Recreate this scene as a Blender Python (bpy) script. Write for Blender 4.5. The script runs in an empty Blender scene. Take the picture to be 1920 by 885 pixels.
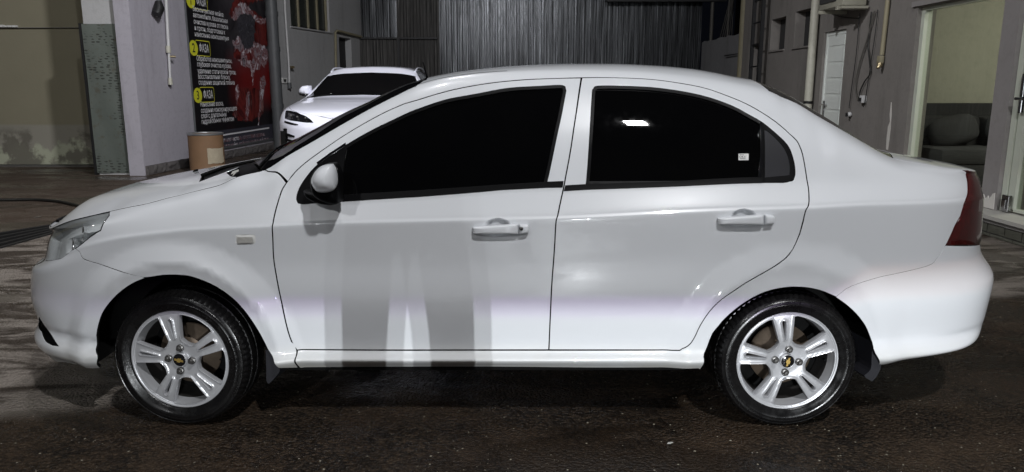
import bpy, bmesh, math, random
import numpy as np
from mathutils import Vector, Matrix
from mathutils.geometry import delaunay_2d_cdt
random.seed(7); rng = np.random.default_rng(7)
R = math.radians
SC = bpy.context.scene
COL = SC.collection

# ------------------------------------------------------------------ camera
F, PITCH, HC, DC = 1400.0, R(11.3), 1.38, 2.887
CP, SP = math.cos(PITCH), math.sin(PITCH)
cam_d = bpy.data.cameras.new('camera'); cam = bpy.data.objects.new('camera', cam_d); COL.objects.link(cam)
cam.location = (0, -DC, HC); cam.rotation_euler = (R(90) - PITCH, 0, 0)
cam_d.sensor_fit = 'HORIZONTAL'; cam_d.sensor_width = 36.0; cam_d.lens = 36.0 * F / 1920.0
cam_d.clip_start = 0.05; cam_d.clip_end = 600
SC.camera = cam
SC.view_settings.view_transform = 'Standard'; SC.view_settings.look = 'None'
SC.view_settings.exposure = 0.0; SC.view_settings.gamma = 1.0
SC.render.film_transparent = False
SC.cycles.max_bounces = 6; SC.cycles.use_denoising = True

# ------------------------------------------------------------------ night sky
w = bpy.data.worlds.new('World'); SC.world = w; w.use_nodes = True
bg = w.node_tree.nodes['Background']
bg.inputs[0].default_value = (0.55, 0.65, 1.0, 1); bg.inputs[1].default_value = 0.003

# ------------------------------------------------------------------ the yard's lamps and one added fill light (all out of frame)
def area_lamp(name, loc, target, power, sx, sy, col=(1, 1, 1)):
    d = bpy.data.lights.new(name, 'AREA'); d.shape = 'RECTANGLE'; d.size = sx; d.size_y = sy
    d.energy = power; d.color = col
    o = bpy.data.objects.new(name, d); COL.objects.link(o); o.location = loc
    o.rotation_euler = (Vector(target) - Vector(loc)).to_track_quat('-Z', 'Y').to_euler()
    return o
def beam_lamp(name, loc, target, power, cut, kick, kick_x, spill, sigma, cx, col):
    """a dipped headlamp: sharp upper cut-off with the usual kick-up, colour fringe at the edge"""
    d = bpy.data.lights.new(name, 'SPOT'); d.spot_size = R(70); d.spot_blend = 0.3; d.energy = power
    d.shadow_soft_size = 0.02; d.color = col; d.use_nodes = True
    nt = d.node_tree; N = nt.nodes; L = nt.links
    em = N['Emission']
    tc = N.new('ShaderNodeTexCoord'); sep = N.new('ShaderNodeSeparateXYZ'); L.new(tc.outputs['Normal'], sep.inputs[0])
    def M(op, a, b=None, c=None, clamp=False):
        m = N.new('ShaderNodeMath'); m.operation = op; m.use_clamp = clamp
        for i, x in enumerate((a, b, c)):
            if x is None: continue
            if isinstance(x, (int, float)): m.inputs[i].default_value = x
            else: L.new(x, m.inputs[i])
        return m.outputs[0]
    az = M('ABSOLUTE', sep.outputs[2])
    X = M('DIVIDE', sep.outputs[0], az); Y = M('DIVIDE', sep.outputs[1], az)
    def sstep(v, a, b):
        m = N.new('ShaderNodeMapRange'); m.interpolation_type = 'SMOOTHSTEP'
        L.new(v, m.inputs[0]); m.inputs[1].default_value = a; m.inputs[2].default_value = b
        return m.outputs[0]
    kx = sstep(X, kick_x - 0.008, kick_x + 0.012)
    edge = M('ADD', cut, M('MULTIPLY', kx, kick))
    rel = M('SUBTRACT', edge, Y)                     # > 0 below the cut-off
    cc = N.new('ShaderNodeCombineColor')
    wid = M('ADD', 0.0058, M('MULTIPLY', kx, 0.003))
    for i, (off, ok) in enumerate(((0.0002, 0.0012), (-0.00025, 0.0009), (0.0006, -0.0002))):
        t = M('DIVIDE', M('ADD', rel, M('ADD', off, M('MULTIPLY', kx, ok))), wid, clamp=True)
        L.new(M('ADD', M('MULTIPLY', t, 1 - spill), spill), cc.inputs[i])
    gx = M('DIVIDE', M('SUBTRACT', X, cx), sigma)
    g2 = M('MULTIPLY', gx, gx); g = M('EXPONENT', M('MULTIPLY', M('MULTIPLY', g2, g2), -1.0))
    g = M('ADD', M('MULTIPLY', g, 0.93), 0.07)
    L.new(cc.outputs[0], em.inputs['Color']); L.new(g, em.inputs['Strength'])
    o = bpy.data.objects.new(name, d); COL.objects.link(o); o.location = loc
    o.rotation_euler = (Vector(target) - Vector(loc)).to_track_quat('-Z', 'Y').to_euler()
    return o
area_lamp('floodlight_street', (1.8, -4.5, 6.9), (0.0, 0.3, 0.5), 325, 0.27, 0.20, (0.98, 0.985, 1.0))
area_lamp('floodlight_roof', (-3.4, -7.5, 5.2), (-0.8, 1.5, 0.6), 85, 0.3, 0.2, (0.98, 0.985, 1.0))
area_lamp('floodlight_canopy', (-1.4, 0.62, 5.9), (-1.4, 0.75, 0.0), 62, 0.3, 0.3, (0.98, 0.98, 1.0))
area_lamp('floodlight_yard', (-1.0, 3.4, 5.6), (-2.6, 9.0, 0.5), 430, 0.4, 0.25, (0.97, 0.97, 1.0))
area_lamp('fill_light_garage', (-8.5, 1.5, 5.6), (-7.5, 7.5, 0.6), 85, 0.3, 0.2, (1.0, 0.98, 0.93))  # added fill, no lamp known here: brightens the olive wall and left ground
for k, hx in enumerate((1.51, 1.77)):
    beam_lamp('headlamp_beam', (hx, -15.0, 0.70), (hx, 0.0, 0.70), 3500, -0.0098, 0.0075, (1.28 - hx) / 15.0, 0.085,
              0.175, (1.15 - hx) / 15.0, (0.93, 0.97, 1.0))

# ------------------------------------------------------------------ rays: photograph pixel -> point on a real surface
def proj(P3):
    h = P3[..., 2] - HC; d = P3[..., 1] + DC
    yc = -h * CP - d * SP; zc = d * CP - h * SP
    zc = np.maximum(zc, 0.05)
    return 960 + F * P3[..., 0] / zc, 442.5 + F * yc / zc
def ray(px, py):
    a = (px - 960) / F; b = (py - 442.5) / F
    return np.array([a, CP - b * SP, -SP - b * CP])
C0 = np.array([0, -DC, HC])
def on_plane(px, py, p, n):
    r = ray(px, py); p = np.array(p, float); n = np.array(n, float)
    return C0 + r * (np.dot(p - C0, n) / np.dot(r, n))
def atY(px, py, Y): return on_plane(px, py, (0, Y, 0), (0, 1, 0))
def atX(px, py, X): return on_plane(px, py, (X, 0, 0), (1, 0, 0))
def atZ(px, py, Z=0.0): return on_plane(px, py, (0, 0, Z), (0, 0, 1))

# ------------------------------------------------------------------ object helpers
def tag(o, label=None, cat=None, group=None, kind=None):
    if label: o['label'] = label
    if cat: o['category'] = cat
    if group: o['group'] = group
    if kind: o['kind'] = kind
    return o
def thing(name, loc, label, cat, group=None):
    o = bpy.data.objects.new(name, None); COL.objects.link(o); o.location = loc; o.empty_display_size = 0.2
    return tag(o, label, cat, group)
def link(name, me, mat, parent=None):
    o = bpy.data.objects.new(name, me)
    if mat is not None:
        for m in (mat if isinstance(mat, (list, tuple)) else [mat]): me.materials.append(m)
    COL.objects.link(o)
    if parent is not None:
        o.parent = parent
        o.matrix_parent_inverse = world_of(parent).inverted()
    return o
def world_of(o):
    m = o.matrix_basis.copy()
    while o.parent is not None:
        m = o.parent.matrix_basis @ o.matrix_parent_inverse @ m if False else (o.parent.matrix_basis @ (o.matrix_parent_inverse @ m))
        o = o.parent
    return m
def mesh_from(verts, faces, smooth=False, name='mesh', mats=None):
    me = bpy.data.meshes.new(name); me.from_pydata([tuple(map(float, v)) for v in verts], [], [tuple(map(int, f)) for f in faces])
    if mats is not None: me.polygons.foreach_set('material_index', mats)
    if smooth: me.polygons.foreach_set('use_smooth', [True] * len(me.polygons))
    me.update(); return me
def fix_normals(me):
    bm = bmesh.new(); bm.from_mesh(me); bmesh.ops.remove_doubles(bm, verts=bm.verts, dist=1e-6)
    bmesh.ops.recalc_face_normals(bm, faces=bm.faces); bm.to_mesh(me); bm.free(); return me
def from_bm(name, bm, mat, parent=None, smooth=False, ang=None):
    bmesh.ops.recalc_face_normals(bm, faces=bm.faces)
    me = bpy.data.meshes.new(name); bm.to_mesh(me); bm.free()
    if smooth or ang:
        me.polygons.foreach_set('use_smooth', [True] * len(me.polygons))
        if ang: me.set_sharp_from_angle(angle=R(ang))
    return link(name, me, mat, parent)
def bm_box(bm, lo, hi, bevel=0.0, rot=None, pivot=None):
    r = bmesh.ops.create_cube(bm, size=1.0)
    lo = Vector(lo); hi = Vector(hi); c = (lo + hi) / 2; s = hi - lo
    for v in r['verts']: v.co = Vector((v.co.x * s.x, v.co.y * s.y, v.co.z * s.z)) + c
    vs = r['verts']
    if bevel > 0:
        es = list({e for v in vs for e in v.link_edges})
        rr = bmesh.ops.bevel(bm, geom=es, offset=bevel, segments=2, affect='EDGES', profile=0.5)
        vs = list({v for f in rr['faces'] for v in f.verts} | {v for v in vs if v.is_valid})
    if rot is not None:
        pv = Vector(pivot) if pivot is not None else c
        for v in vs:
            if v.is_valid: v.co = rot @ (v.co - pv) + pv
    return vs
def box(name, lo, hi, mat, parent=None, bevel=0.0, rot=None):
    lo2 = [min(a, b) for a, b in zip(lo, hi)]; hi2 = [max(a, b) for a, b in zip(lo, hi)]
    bm = bmesh.new(); bm_box(bm, lo2, hi2, bevel, rot); return from_bm(name, bm, mat, parent, ang=40 if bevel else None)
def tube_geo(pts, rad, n=8, closed=False):
    P = [Vector(p) for p in pts]; V = []; Fc = []
    rads = rad if isinstance(rad, (list, tuple)) else [rad] * len(P)
    up = Vector((0.13, 0.27, 0.95)); prev = None
    for i, p in enumerate(P):
        a = P[max(i - 1, 0)]; b = P[min(i + 1, len(P) - 1)]
        t = (b - a).normalized()
        if prev is None: x = t.cross(up).normalized() if abs(t.dot(up)) < 0.97 else t.cross(Vector((1, 0, 0))).normalized()
        else: x = (prev - t * prev.dot(t)).normalized()
        prev = x; y = t.cross(x)
        for k in range(n):
            an = 2 * math.pi * k / n; V.append(p + (x * math.cos(an) + y * math.sin(an)) * rads[i])
    for i in range(len(P) - 1):
        for k in range(n):
            Fc.append((i * n + k, i * n + (k + 1) % n, (i + 1) * n + (k + 1) % n, (i + 1) * n + k))
    Fc.append(tuple(range(n - 1, -1, -1))); Fc.append(tuple((len(P) - 1) * n + k for k in range(n)))
    return V, Fc
def tube(name, pts, rad, mat, parent=None, n=8):
    V, Fc = tube_geo(pts, rad, n); me = fix_normals(mesh_from(V, Fc, True)); me.set_sharp_from_angle(angle=R(50))
    return link(name, me, mat, parent)
def smooth_path(pts, n=6):
    P = [np.array(p, float) for p in pts]; out = []
    for i in range(len(P) - 1):
        p0 = P[max(i - 1, 0)]; p1 = P[i]; p2 = P[i + 1]; p3 = P[min(i + 2, len(P) - 1)]
        for k in range(n):
            t = k / n
            out.append(0.5 * ((2 * p1) + (-p0 + p2) * t + (2 * p0 - 5 * p1 + 4 * p2 - p3) * t * t + (-p0 + 3 * p1 - 3 * p2 + p3) * t ** 3))
    out.append(P[-1]); return out
def lathe_geo(prof, n=64, cap=False):
    """profile of (radius, axial) points turned about the Y axis"""
    V = []; Fc = []; m = len(prof)
    for k in range(n):
        a = 2 * math.pi * k / n
        for r, y in prof: V.append((r * math.cos(a), y, r * math.sin(a)))
    for k in range(n):
        k2 = (k + 1) % n
        for j in range(m - 1): Fc.append((k * m + j, k * m + j + 1, k2 * m + j + 1, k2 * m + j))
    return V, Fc
def text_geo(txt, size, spacing=1.0, align='LEFT', shear=0.0, bold=0.0):
    cu = bpy.data.curves.new('lettering', 'FONT'); cu.body = txt; cu.size = size; cu.align_x = align; cu.space_character = spacing
    cu.resolution_u = 3; cu.shear = shear; cu.offset = bold * size
    ob = bpy.data.objects.new('lettering', cu); COL.objects.link(ob)
    dg = bpy.context.evaluated_depsgraph_get(); me = bpy.data.meshes.new_from_object(ob.evaluated_get(dg))
    V = [np.array(v.co) for v in me.vertices]; Fc = [tuple(p.vertices) for p in me.polygons]
    bpy.data.objects.remove(ob); bpy.data.curves.remove(cu); bpy.data.meshes.remove(me)
    return V, Fc

# ------------------------------------------------------------------ materials
def srgb(r, g, b):
    f = lambda c: (c / 255) / 12.92 if c / 255 <= 0.04045 else ((c / 255 + 0.055) / 1.055) ** 2.4
    return (f(r), f(g), f(b))
class NT:
    def __init__(s, name):
        s.m = bpy.data.materials.new(name); s.m.use_nodes = True; s.t = s.m.node_tree; s.N = s.t.nodes; s.L = s.t.links
        s.b = s.N['Principled BSDF']; s._c = None
    def set(s, **k):
        names = dict(base='Base Color', rough='Roughness', metal='Metallic', coat='Coat Weight', coat_rough='Coat Roughness',
                     spec='Specular IOR Level', trans='Transmission Weight', ior='IOR', alpha='Alpha', emit='Emission Color', estr='Emission Strength', sheen='Sheen Weight')
        for a, v in k.items():
            i = s.b.inputs[names[a]]
            if hasattr(v, 'is_linked') or hasattr(v, 'links'): s.L.new(v, i)
            elif isinstance(v, tuple): i.default_value = (*v, 1) if len(v) == 3 else v
            else: i.default_value = v
        return s
    def coord(s, kind='Object'):
        if s._c is None: s._c = s.N.new('ShaderNodeTexCoord')
        return s._c.outputs[kind]
    def mapping(s, scale=(1, 1, 1), loc=(0, 0, 0), rot=(0, 0, 0), src=None):
        m = s.N.new('ShaderNodeMapping'); m.inputs['Scale'].default_value = scale; m.inputs['Location'].default_value = loc; m.inputs['Rotation'].default_value = rot
        s.L.new(src if src is not None else s.coord(), m.inputs[0]); return m.outputs[0]
    def noise(s, scale=5, detail=5, rough=0.6, vec=None, dist=0.0):
        n = s.N.new('ShaderNodeTexNoise'); n.inputs['Scale'].default_value = scale; n.inputs['Detail'].default_value = detail
        n.inputs['Roughness'].default_value = rough; n.inputs['Distortion'].default_value = dist
        s.L.new(vec if vec is not None else s.coord(), n.inputs['Vector']); return n.outputs[0]
    def voro(s, scale=5, vec=None, feature='F1', out=0, rand=1.0):
        n = s.N.new('ShaderNodeTexVoronoi'); n.feature = feature; n.inputs['Scale'].default_value = scale; n.inputs['Randomness'].default_value = rand
        s.L.new(vec if vec is not None else s.coord(), n.inputs['Vector']); return n.outputs[out]
    def ramp(s, v, stops, interp='LINEAR'):
        r = s.N.new('ShaderNodeValToRGB'); e = r.color_ramp.elements; r.color_ramp.interpolation = interp
        while len(e) < len(stops): e.new(0.5)
        for el, (p, c) in zip(e, stops):
            el.position = p; el.color = (c, c, c, 1) if isinstance(c, (int, float)) else (*c, 1)
        s.L.new(v, r.inputs[0]); return r.outputs[0]
    def mix(s, f, a, b, mode='MIX'):
        m = s.N.new('ShaderNodeMix'); m.data_type = 'RGBA'; m.blend_type = mode
        for i, v in ((0, f), (6, a), (7, b)):
            if isinstance(v, (int, float)): m.inputs[i].default_value = v
            elif isinstance(v, tuple): m.inputs[i].default_value = (*v, 1)
            else: s.L.new(v, m.inputs[i])
        return m.outputs[2]
    def math(s, op, a, b=0.0, clamp=False):
        m = s.N.new('ShaderNodeMath'); m.operation = op; m.use_clamp = clamp
        for i, v in enumerate((a, b)):
            if isinstance(v, (int, float)): m.inputs[i].default_value = v
            else: s.L.new(v, m.inputs[i])
        return m.outputs[0]
    def sep(s, v=None):
        n = s.N.new('ShaderNodeSeparateXYZ'); s.L.new(v if v is not None else s.coord(), n.inputs[0]); return n.outputs
    def bump(s, h, strength=0.3, dist=0.01):
        n = s.N.new('ShaderNodeBump'); n.inputs['Strength'].default_value = strength; n.inputs['Distance'].default_value = dist
        s.L.new(h, n.inputs['Height']); s.L.new(n.outputs[0], s.b.inputs['Normal']); return s
def plain(name, col, rough=0.5, metal=0.0, coat=0.0, spec=0.5, var=0.12, vscale=9.0, bump=0.0, bscale=60):
    n = NT(name)
    f = n.noise(vscale, 5, 0.65)
    c = n.mix(f, tuple(x * (1 - var) for x in col), tuple(min(1, x * (1 + var)) for x in col))
    n.set(base=c, rough=rough, metal=metal, coat=coat, spec=spec, coat_rough=0.05)
    if bump: n.bump(n.noise(bscale, 4), bump, 0.004)
    return n.m
M = {}
def make_materials():
    n = NT('white_car_paint')
    z = n.sep(n.coord('Object'))[2]
    nz = n.noise(3.0, 6, 0.7); nf = n.noise(40, 4, 0.7)
    low = n.math('MULTIPLY', n.ramp(z, [(0.19, 1.0), (0.36, 0.0)]), n.ramp(nz, [(0.35, 0.25), (0.7, 1.0)]))
    c = n.mix(n.math('MULTIPLY', low, 0.75), (0.765, 0.785, 0.815), (0.60, 0.56, 0.42))
    c = n.mix(n.math('MULTIPLY', n.ramp(nf, [(0.62, 0.0), (0.85, 0.25)]), 0.25), c, (0.4, 0.37, 0.3))
    n.set(base=c, rough=0.32, coat=1.0, coat_rough=n.ramp(n.noise(6, 5, 0.7), [(0.4, 0.015), (0.75, 0.09)]), spec=0.4)
    drop = n.ramp(n.voro(150), [(0.05, 1.0), (0.16, 0.0)]); drop = n.math('MULTIPLY', drop, n.ramp(n.noise(5, 5, 0.7), [(0.52, 0.0), (0.62, 1.0)]))
    n.bump(drop, 0.25, 0.0012); M['paint'] = n.m
    n = NT('white_metallic_paint')
    n.set(base=n.mix(n.noise(4, 4), (0.71, 0.72, 0.81), (0.77, 0.78, 0.87)), rough=0.3, coat=1.0, coat_rough=0.03); M['paint_suv'] = n.m
    M['black_gap'] = plain('black_underside_gap_shade', (0.006, 0.006, 0.006), 0.9, spec=0.1)  # undersides and voids, also the shade painted into panel gaps
    M['rubber'] = plain('black_rubber_trim', (0.004, 0.004, 0.0045), 0.4, var=0.2, spec=0.08)
    M['plastic'] = plain('black_plastic', (0.004, 0.004, 0.0045), 0.45, var=0.25, spec=0.06, bump=0.05, bscale=300)
    M['grey_plastic'] = plain('matt_grey_plastic', (0.014, 0.014, 0.018), 0.55, spec=0.3, var=0.25, bump=0.1, bscale=400)
    M['gloss_black'] = plain('gloss_black', (0.008, 0.008, 0.009), 0.12, coat=0.5)
    n = NT('tinted_glass')
    n.set(base=n.mix(n.noise(2.5, 3), (0.0015, 0.0015, 0.002), (0.003, 0.003, 0.003)), rough=n.ramp(n.noise(25, 5), [(0.4, 0.012), (0.8, 0.035)]), spec=0.5, ior=1.5)
    M['tint'] = n.m
    n = NT('windscreen_glass')
    n.set(base=n.mix(n.noise(2.5, 3), (0.003, 0.003, 0.0035), (0.006, 0.0055, 0.0055)), rough=0.02, spec=0.5, ior=1.5); M['wind'] = n.m
    n = NT('tyre_rubber')
    nn = n.noise(30, 5); n.set(base=n.mix(nn, (0.004, 0.004, 0.0045), (0.009, 0.0085, 0.0085)), rough=n.ramp(n.noise(14, 5, 0.7), [(0.35, 0.16), (0.7, 0.42)]), spec=0.5)
    n.bump(n.noise(160, 3), 0.15, 0.002); M['tyre'] = n.m
    n = NT('silver_alloy')
    n.set(base=n.mix(n.noise(22, 5), (0.50, 0.51, 0.53), (0.60, 0.60, 0.62)), rough=0.32, metal=0.45, coat=0.25, coat_rough=0.15); M['alloy'] = n.m
    M['alloy_dark'] = plain('dark_barrel_metal', (0.035, 0.033, 0.032), 0.5, metal=0.5, var=0.3)
    M['disc'] = plain('rusty_brake_disc', (0.15, 0.115, 0.085), 0.5, metal=0.5, var=0.4, vscale=30)
    M['chrome'] = plain('chrome', (0.5, 0.5, 0.52), 0.14, metal=1.0, var=0.05)
    M['nut'] = plain('dull_steel', (0.16, 0.155, 0.15), 0.32, metal=0.8)
    M['gold'] = plain('gold_emblem', (0.70, 0.48, 0.14), 0.35, metal=0.7)
    n = NT('red_lens'); n.set(base=n.mix(n.voro(60), (0.035, 0.002, 0.003), (0.075, 0.005, 0.005)), rough=0.12, coat=1.0, coat_rough=0.02); M['red'] = n.m
    M['marker'] = plain('pale_marker_lens', (0.50, 0.49, 0.46), 0.2, coat=1.0, var=0.2, vscale=60)
    M['clear_grey'] = plain('grey_lens', (0.2, 0.17, 0.16), 0.15, coat=1.0, var=0.3, vscale=40)
    # clear thin glass for lamps and the shop
    def clear(name, col, refl, rough=0.02):
        n = NT(name); tr = n.N.new('ShaderNodeBsdfTransparent'); tr.inputs[0].default_value = (*col, 1)
        gl = n.N.new('ShaderNodeBsdfGlossy'); gl.inputs['Roughness'].default_value = rough
        fr = n.N.new('ShaderNodeLayerWeight'); fr.inputs[0].default_value = 0.5
        k = n.math('ADD', n.math('MULTIPLY', n.math('POWER', fr.outputs['Facing'], 5.0), 0.9), refl)
        mx = n.N.new('ShaderNodeMixShader'); n.L.new(k, mx.inputs[0]); n.L.new(tr.outputs[0], mx.inputs[1]); n.L.new(gl.outputs[0], mx.inputs[2])
        n.L.new(mx.outputs[0], n.N['Material Output'].inputs[0]); n.N.remove(n.b); return n.m
    M['lens'] = clear('clear_lamp_lens', (0.95, 0.96, 0.96), 0.05, 0.03)
    M['shop_glass'] = clear('shop_window_glass', (0.88, 0.90, 0.87), 0.06, 0.005)
    M['reflector'] = plain('lamp_reflector', (0.75, 0.76, 0.77), 0.22, metal=0.8)
    M['bowl'] = plain('lamp_bowl_grey', (0.60, 0.62, 0.63), 0.2, metal=0.0, vscale=40, var=.15)
    M['white_print'] = plain('white_print', (0.75, 0.75, 0.73), 0.5, var=0.06)
    M['dark_print'] = plain('dark_print', (0.02, 0.025, 0.02), 0.6)
    # walls
    def plaster(name, a, b, stain, sscale=1.3, bump=0.25, streak=0.5):
        n = NT(name)
        f = n.noise(sscale, 7, 0.65, dist=0.6); f2 = n.noise(14, 6, 0.7)
        st = n.noise(1.0, 5, 0.7, vec=n.mapping(scale=(2.6, 2.6, 0.35)))
        c = n.mix(f, a, b); c = n.mix(n.ramp(st, [(0.52, 0.0), (0.75, streak)]), c, stain)
        c = n.mix(n.ramp(f2, [(0.5, 0.0), (0.8, 0.35)]), c, tuple(x * 0.6 for x in a))
        n.set(base=c, rough=0.85, spec=0.25)
        n.bump(n.math('ADD', n.noise(45, 6, 0.7), n.math('MULTIPLY', n.noise(6, 4), 1.5)), bump, 0.012); return n.m
    M['lilac'] = plaster('lilac_grey_plaster', (0.36, 0.345, 0.385), (0.47, 0.45, 0.50), (0.22, 0.205, 0.22))
    M['grey_wall'] = plaster('grey_plaster', (0.40, 0.40, 0.40), (0.50, 0.50, 0.505), (0.24, 0.23, 0.22))
    M['brown_grey'] = plaster('brown_grey_plaster', (0.19, 0.178, 0.165), (0.255, 0.238, 0.222), (0.12, 0.112, 0.10), streak=0.6)
    M['shop_wall'] = plaster('sage_shop_plaster', (0.36, 0.355, 0.29), (0.45, 0.44, 0.365), (0.38, 0.375, 0.31), 2.2, 0.08, 0.2)
    M['pale_wall'] = plaster('pale_low_wall', (0.26, 0.26, 0.27), (0.34, 0.34, 0.345), (0.16, 0.155, 0.15))
    M['post_grey'] = plaster('warm_grey_post', (0.24, 0.225, 0.22), (0.30, 0.285, 0.28), (0.2, 0.18, 0.16), streak=0.3)
    # olive wall with peeled patches low down
    n = NT('olive_garage_wall')
    s = n.sep(); z = s[2]
    f = n.noise(0.9, 6, 0.6); c = n.mix(f, (0.22, 0.205, 0.145), (0.30, 0.275, 0.20))
    ragged = n.math('ADD', z, n.math('MULTIPLY', n.math('SUBTRACT', n.noise(2.2, 7, 0.65, vec=n.mapping(scale=(1.2, 1, 0.8))), 0.5), 1.3))
    peel = n.ramp(ragged, [(0.30, 1.0), (0.42, 0.0)])
    c = n.mix(n.math('MULTIPLY', n.ramp(z, [(0.70, 0.6), (0.74, 0.0)]), 1.0), c, (0.32, 0.31, 0.28))
    damp = n.ramp(n.noise(1.5, 6, 0.6, vec=n.mapping(loc=(3.7, 0, 1.9))), [(0.52, 0.0), (0.58, 0.9)])
    damp = n.math('MULTIPLY', damp, n.ramp(z, [(0.55, 1.0), (0.72, 0.0)]))
    c = n.mix(peel, c, (0.42, 0.435, 0.33)); c = n.mix(damp, c, (0.15, 0.14, 0.115))
    n.set(base=c, rough=0.8, spec=0.25); n.bump(n.noise(30, 6), 0.2, 0.01); M['olive'] = n.m
    # green punched metal sheet
    n = NT('worn_green_metal')
    v = n.mapping(scale=(9.5, 9.5, 11.0)); s2 = n.sep(v)
    slot = n.N.new('ShaderNodeTexVoronoi'); slot.inputs['Scale'].default_value = 1.0; slot.inputs['Randomness'].default_value = 0.45
    n.L.new(n.mapping(scale=(10.0, 10.0, 24.0)), slot.inputs['Vector'])
    holes = n.ramp(slot.outputs[0], [(0.27, 1.0), (0.34, 0.0)])
    pick = n.ramp(n.noise(2.5, 4), [(0.47, 0.0), (0.56, 1.0)])
    holes = n.math('MULTIPLY', holes, pick)
    f = n.noise(3, 7, 0.7); c = n.mix(f, (0.105, 0.125, 0.11), (0.17, 0.19, 0.17))
    rust = n.ramp(n.noise(7, 7, 0.75), [(0.55, 0.0), (0.72, 0.8)]); c = n.mix(rust, c, (0.10, 0.07, 0.04))
    c = n.mix(n.math('MULTIPLY', holes, 0.75), c, (0.03, 0.03, 0.028))
    c = n.mix(n.ramp(n.noise(11, 7, 0.8), [(0.68, 0), (0.74, 0.8)]), c, (0.30, 0.29, 0.2))
    n.set(base=c, rough=0.55, metal=0.25); n.bump(n.math('SUBTRACT', f, holes), 0.4, 0.01); M['green_metal'] = n.m
    n = NT('rough_stone_block'); f = n.noise(6, 8, 0.75)
    n.set(base=n.mix(f, (0.07, 0.065, 0.065), (0.17, 0.155, 0.15)), rough=0.9); n.bump(n.noise(11, 8, 0.7), 0.9, 0.05); M['stone'] = n.m
    n = NT('olive_slate_tile'); f = n.noise(4, 8, 0.7, dist=1.0)
    n.set(base=n.mix(f, (0.055, 0.06, 0.045), (0.14, 0.135, 0.11)), rough=0.6); n.bump(n.noise(9, 8), 0.6, 0.02); M['slate'] = n.m
    M['mortar'] = plain('mortar', (0.10, 0.095, 0.09), 0.95, bump=0.5)
    M['slab'] = plain('pale_step_slab', (0.40, 0.39, 0.36), 0.6, var=0.2, bump=0.2)
    M['slab_dark'] = plain('step_slab_edge', (0.22, 0.21, 0.20), 0.7, var=0.2, bump=0.2)
    # corrugated steel
    def zinc(name, a, b, rough, metal):
        n = NT(name); f = n.noise(3.0, 7, 0.7, vec=n.mapping(scale=(4, 4, 0.8))); r = n.noise(9, 6, 0.7, vec=n.mapping(scale=(5, 5, 0.7)))
        c = n.mix(f, a, b); stk = n.noise(1.0, 4, 0.7, vec=n.mapping(scale=(26, 2, .35))); c = n.mix(n.ramp(stk, [(0.38, 0.85), (0.55, 0.0)]), c, tuple(x * .15 for x in a)); c = n.mix(n.ramp(stk, [(0.58, 0.0), (0.72, 1.0)]), c, tuple(min(1, x * 2.6) for x in b)); c = n.mix(n.ramp(r, [(0.6, 0), (0.75, 0.5)]), c, tuple(x * 0.35 for x in a))
        n.set(base=c, rough=n.ramp(r, [(0.3, rough), (0.7, rough + 0.2)]), metal=metal); n.bump(n.noise(3, 4, vec=n.mapping(scale=(1, 1, .25))), 0.08, 0.02); return n.m
    M['zinc'] = zinc('galvanised_sheet', (0.05, 0.052, 0.055), (0.105, 0.110, 0.117), 0.25, 0.88)
    M['zinc_dark'] = zinc('weathered_dark_sheet', (0.07, 0.068, 0.065), (0.12, 0.115, 0.11), 0.6, 0.3)
    M['dark_steel'] = plain('dark_steel', (0.02, 0.02, 0.021), 0.5, metal=0.3)
    M['pipe_dark'] = plain('dark_grey_pipe', (0.10, 0.105, 0.11), 0.5, var=0.2)
    M['pvc'] = plain('cream_pvc_pipe', (0.52, 0.51, 0.43), 0.4, var=0.15, vscale=14)
    M['white_pipe'] = plain('white_conduit', (0.55, 0.55, 0.55), 0.45, var=0.15, vscale=20)
    M['cream_pipe'] = plain('yellowed_pipe', (0.30, 0.27, 0.18), 0.6, var=0.2)
    M['door_white'] = plain('white_pvc_door', (0.78, 0.82, 0.78), 0.3, var=0.05)
    M['frame_pale'] = plain('pale_green_pvc_frame', (0.52, 0.55, 0.47), 0.3, var=0.08)
    M['ac'] = plain('yellowed_ac_casing', (0.33, 0.32, 0.26), 0.5, var=0.25)
    M['cable'] = plain('black_cable', (0.012, 0.012, 0.011), 0.5)
    M['cable_grey'] = plain('grey_cable', (0.09, 0.085, 0.075), 0.6)
    M['fabric'] = plain('charcoal_fabric', (0.030, 0.030, 0.031), 0.95, var=0.2, vscale=12, bump=0.4, bscale=200)
    M['fabric_light'] = plain('dark_grey_cushion', (0.042, 0.042, 0.044), 0.95, var=0.2, vscale=12, bump=0.4, bscale=200)
    M['floor_tile'] = plain('shop_floor', (0.35, 0.36, 0.33), 0.3, var=0.1)
    M['plaster_white'] = plain('chipped_white_plaster', (0.60, 0.58, 0.54), 0.9, var=0.1, bump=0.4)
    M['pane_dim'] = plain('dim_window_pane', (0.035, 0.04, 0.035), 0.15, var=0.4, vscale=1.5)
    M['recess'] = plain('dark_recess', (0.035, 0.034, 0.034), 0.9)
    M['board'] = plain('drum_brown_board', (0.20, 0.115, 0.06), 0.75, var=0.18, vscale=6, bump=0.15)
    M['paper'] = plain('torn_paper_label', (0.38, 0.33, 0.24), 0.9, var=0.3, vscale=14)
    M['tin'] = plain('tin_rim', (0.42, 0.44, 0.45), 0.35, metal=0.8)
    M['brass'] = plain('brass_tap', (0.4, 0.33, 0.2), 0.35, metal=0.7)
    # poster
    n = NT('poster_print')
    uv = n.coord('UV'); s = n.sep(uv); U, V2 = s[0], s[1]
    cl = n.noise(3.2, 7, 0.7, vec=n.mapping(scale=(1.3, 1.0, 1), src=uv), dist=0.8)
    right = n.ramp(U, [(0.38, 0.0), (0.62, 1.0)])
    redm = n.math('MULTIPLY', n.ramp(V2, [(0.18, 0.0), (0.30, 1.0), (0.50, 1.0), (0.60, 0.0)]), right)
    c = n.mix(redm, (0.010, 0.009, 0.011), (0.20, 0.012, 0.012))
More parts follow.
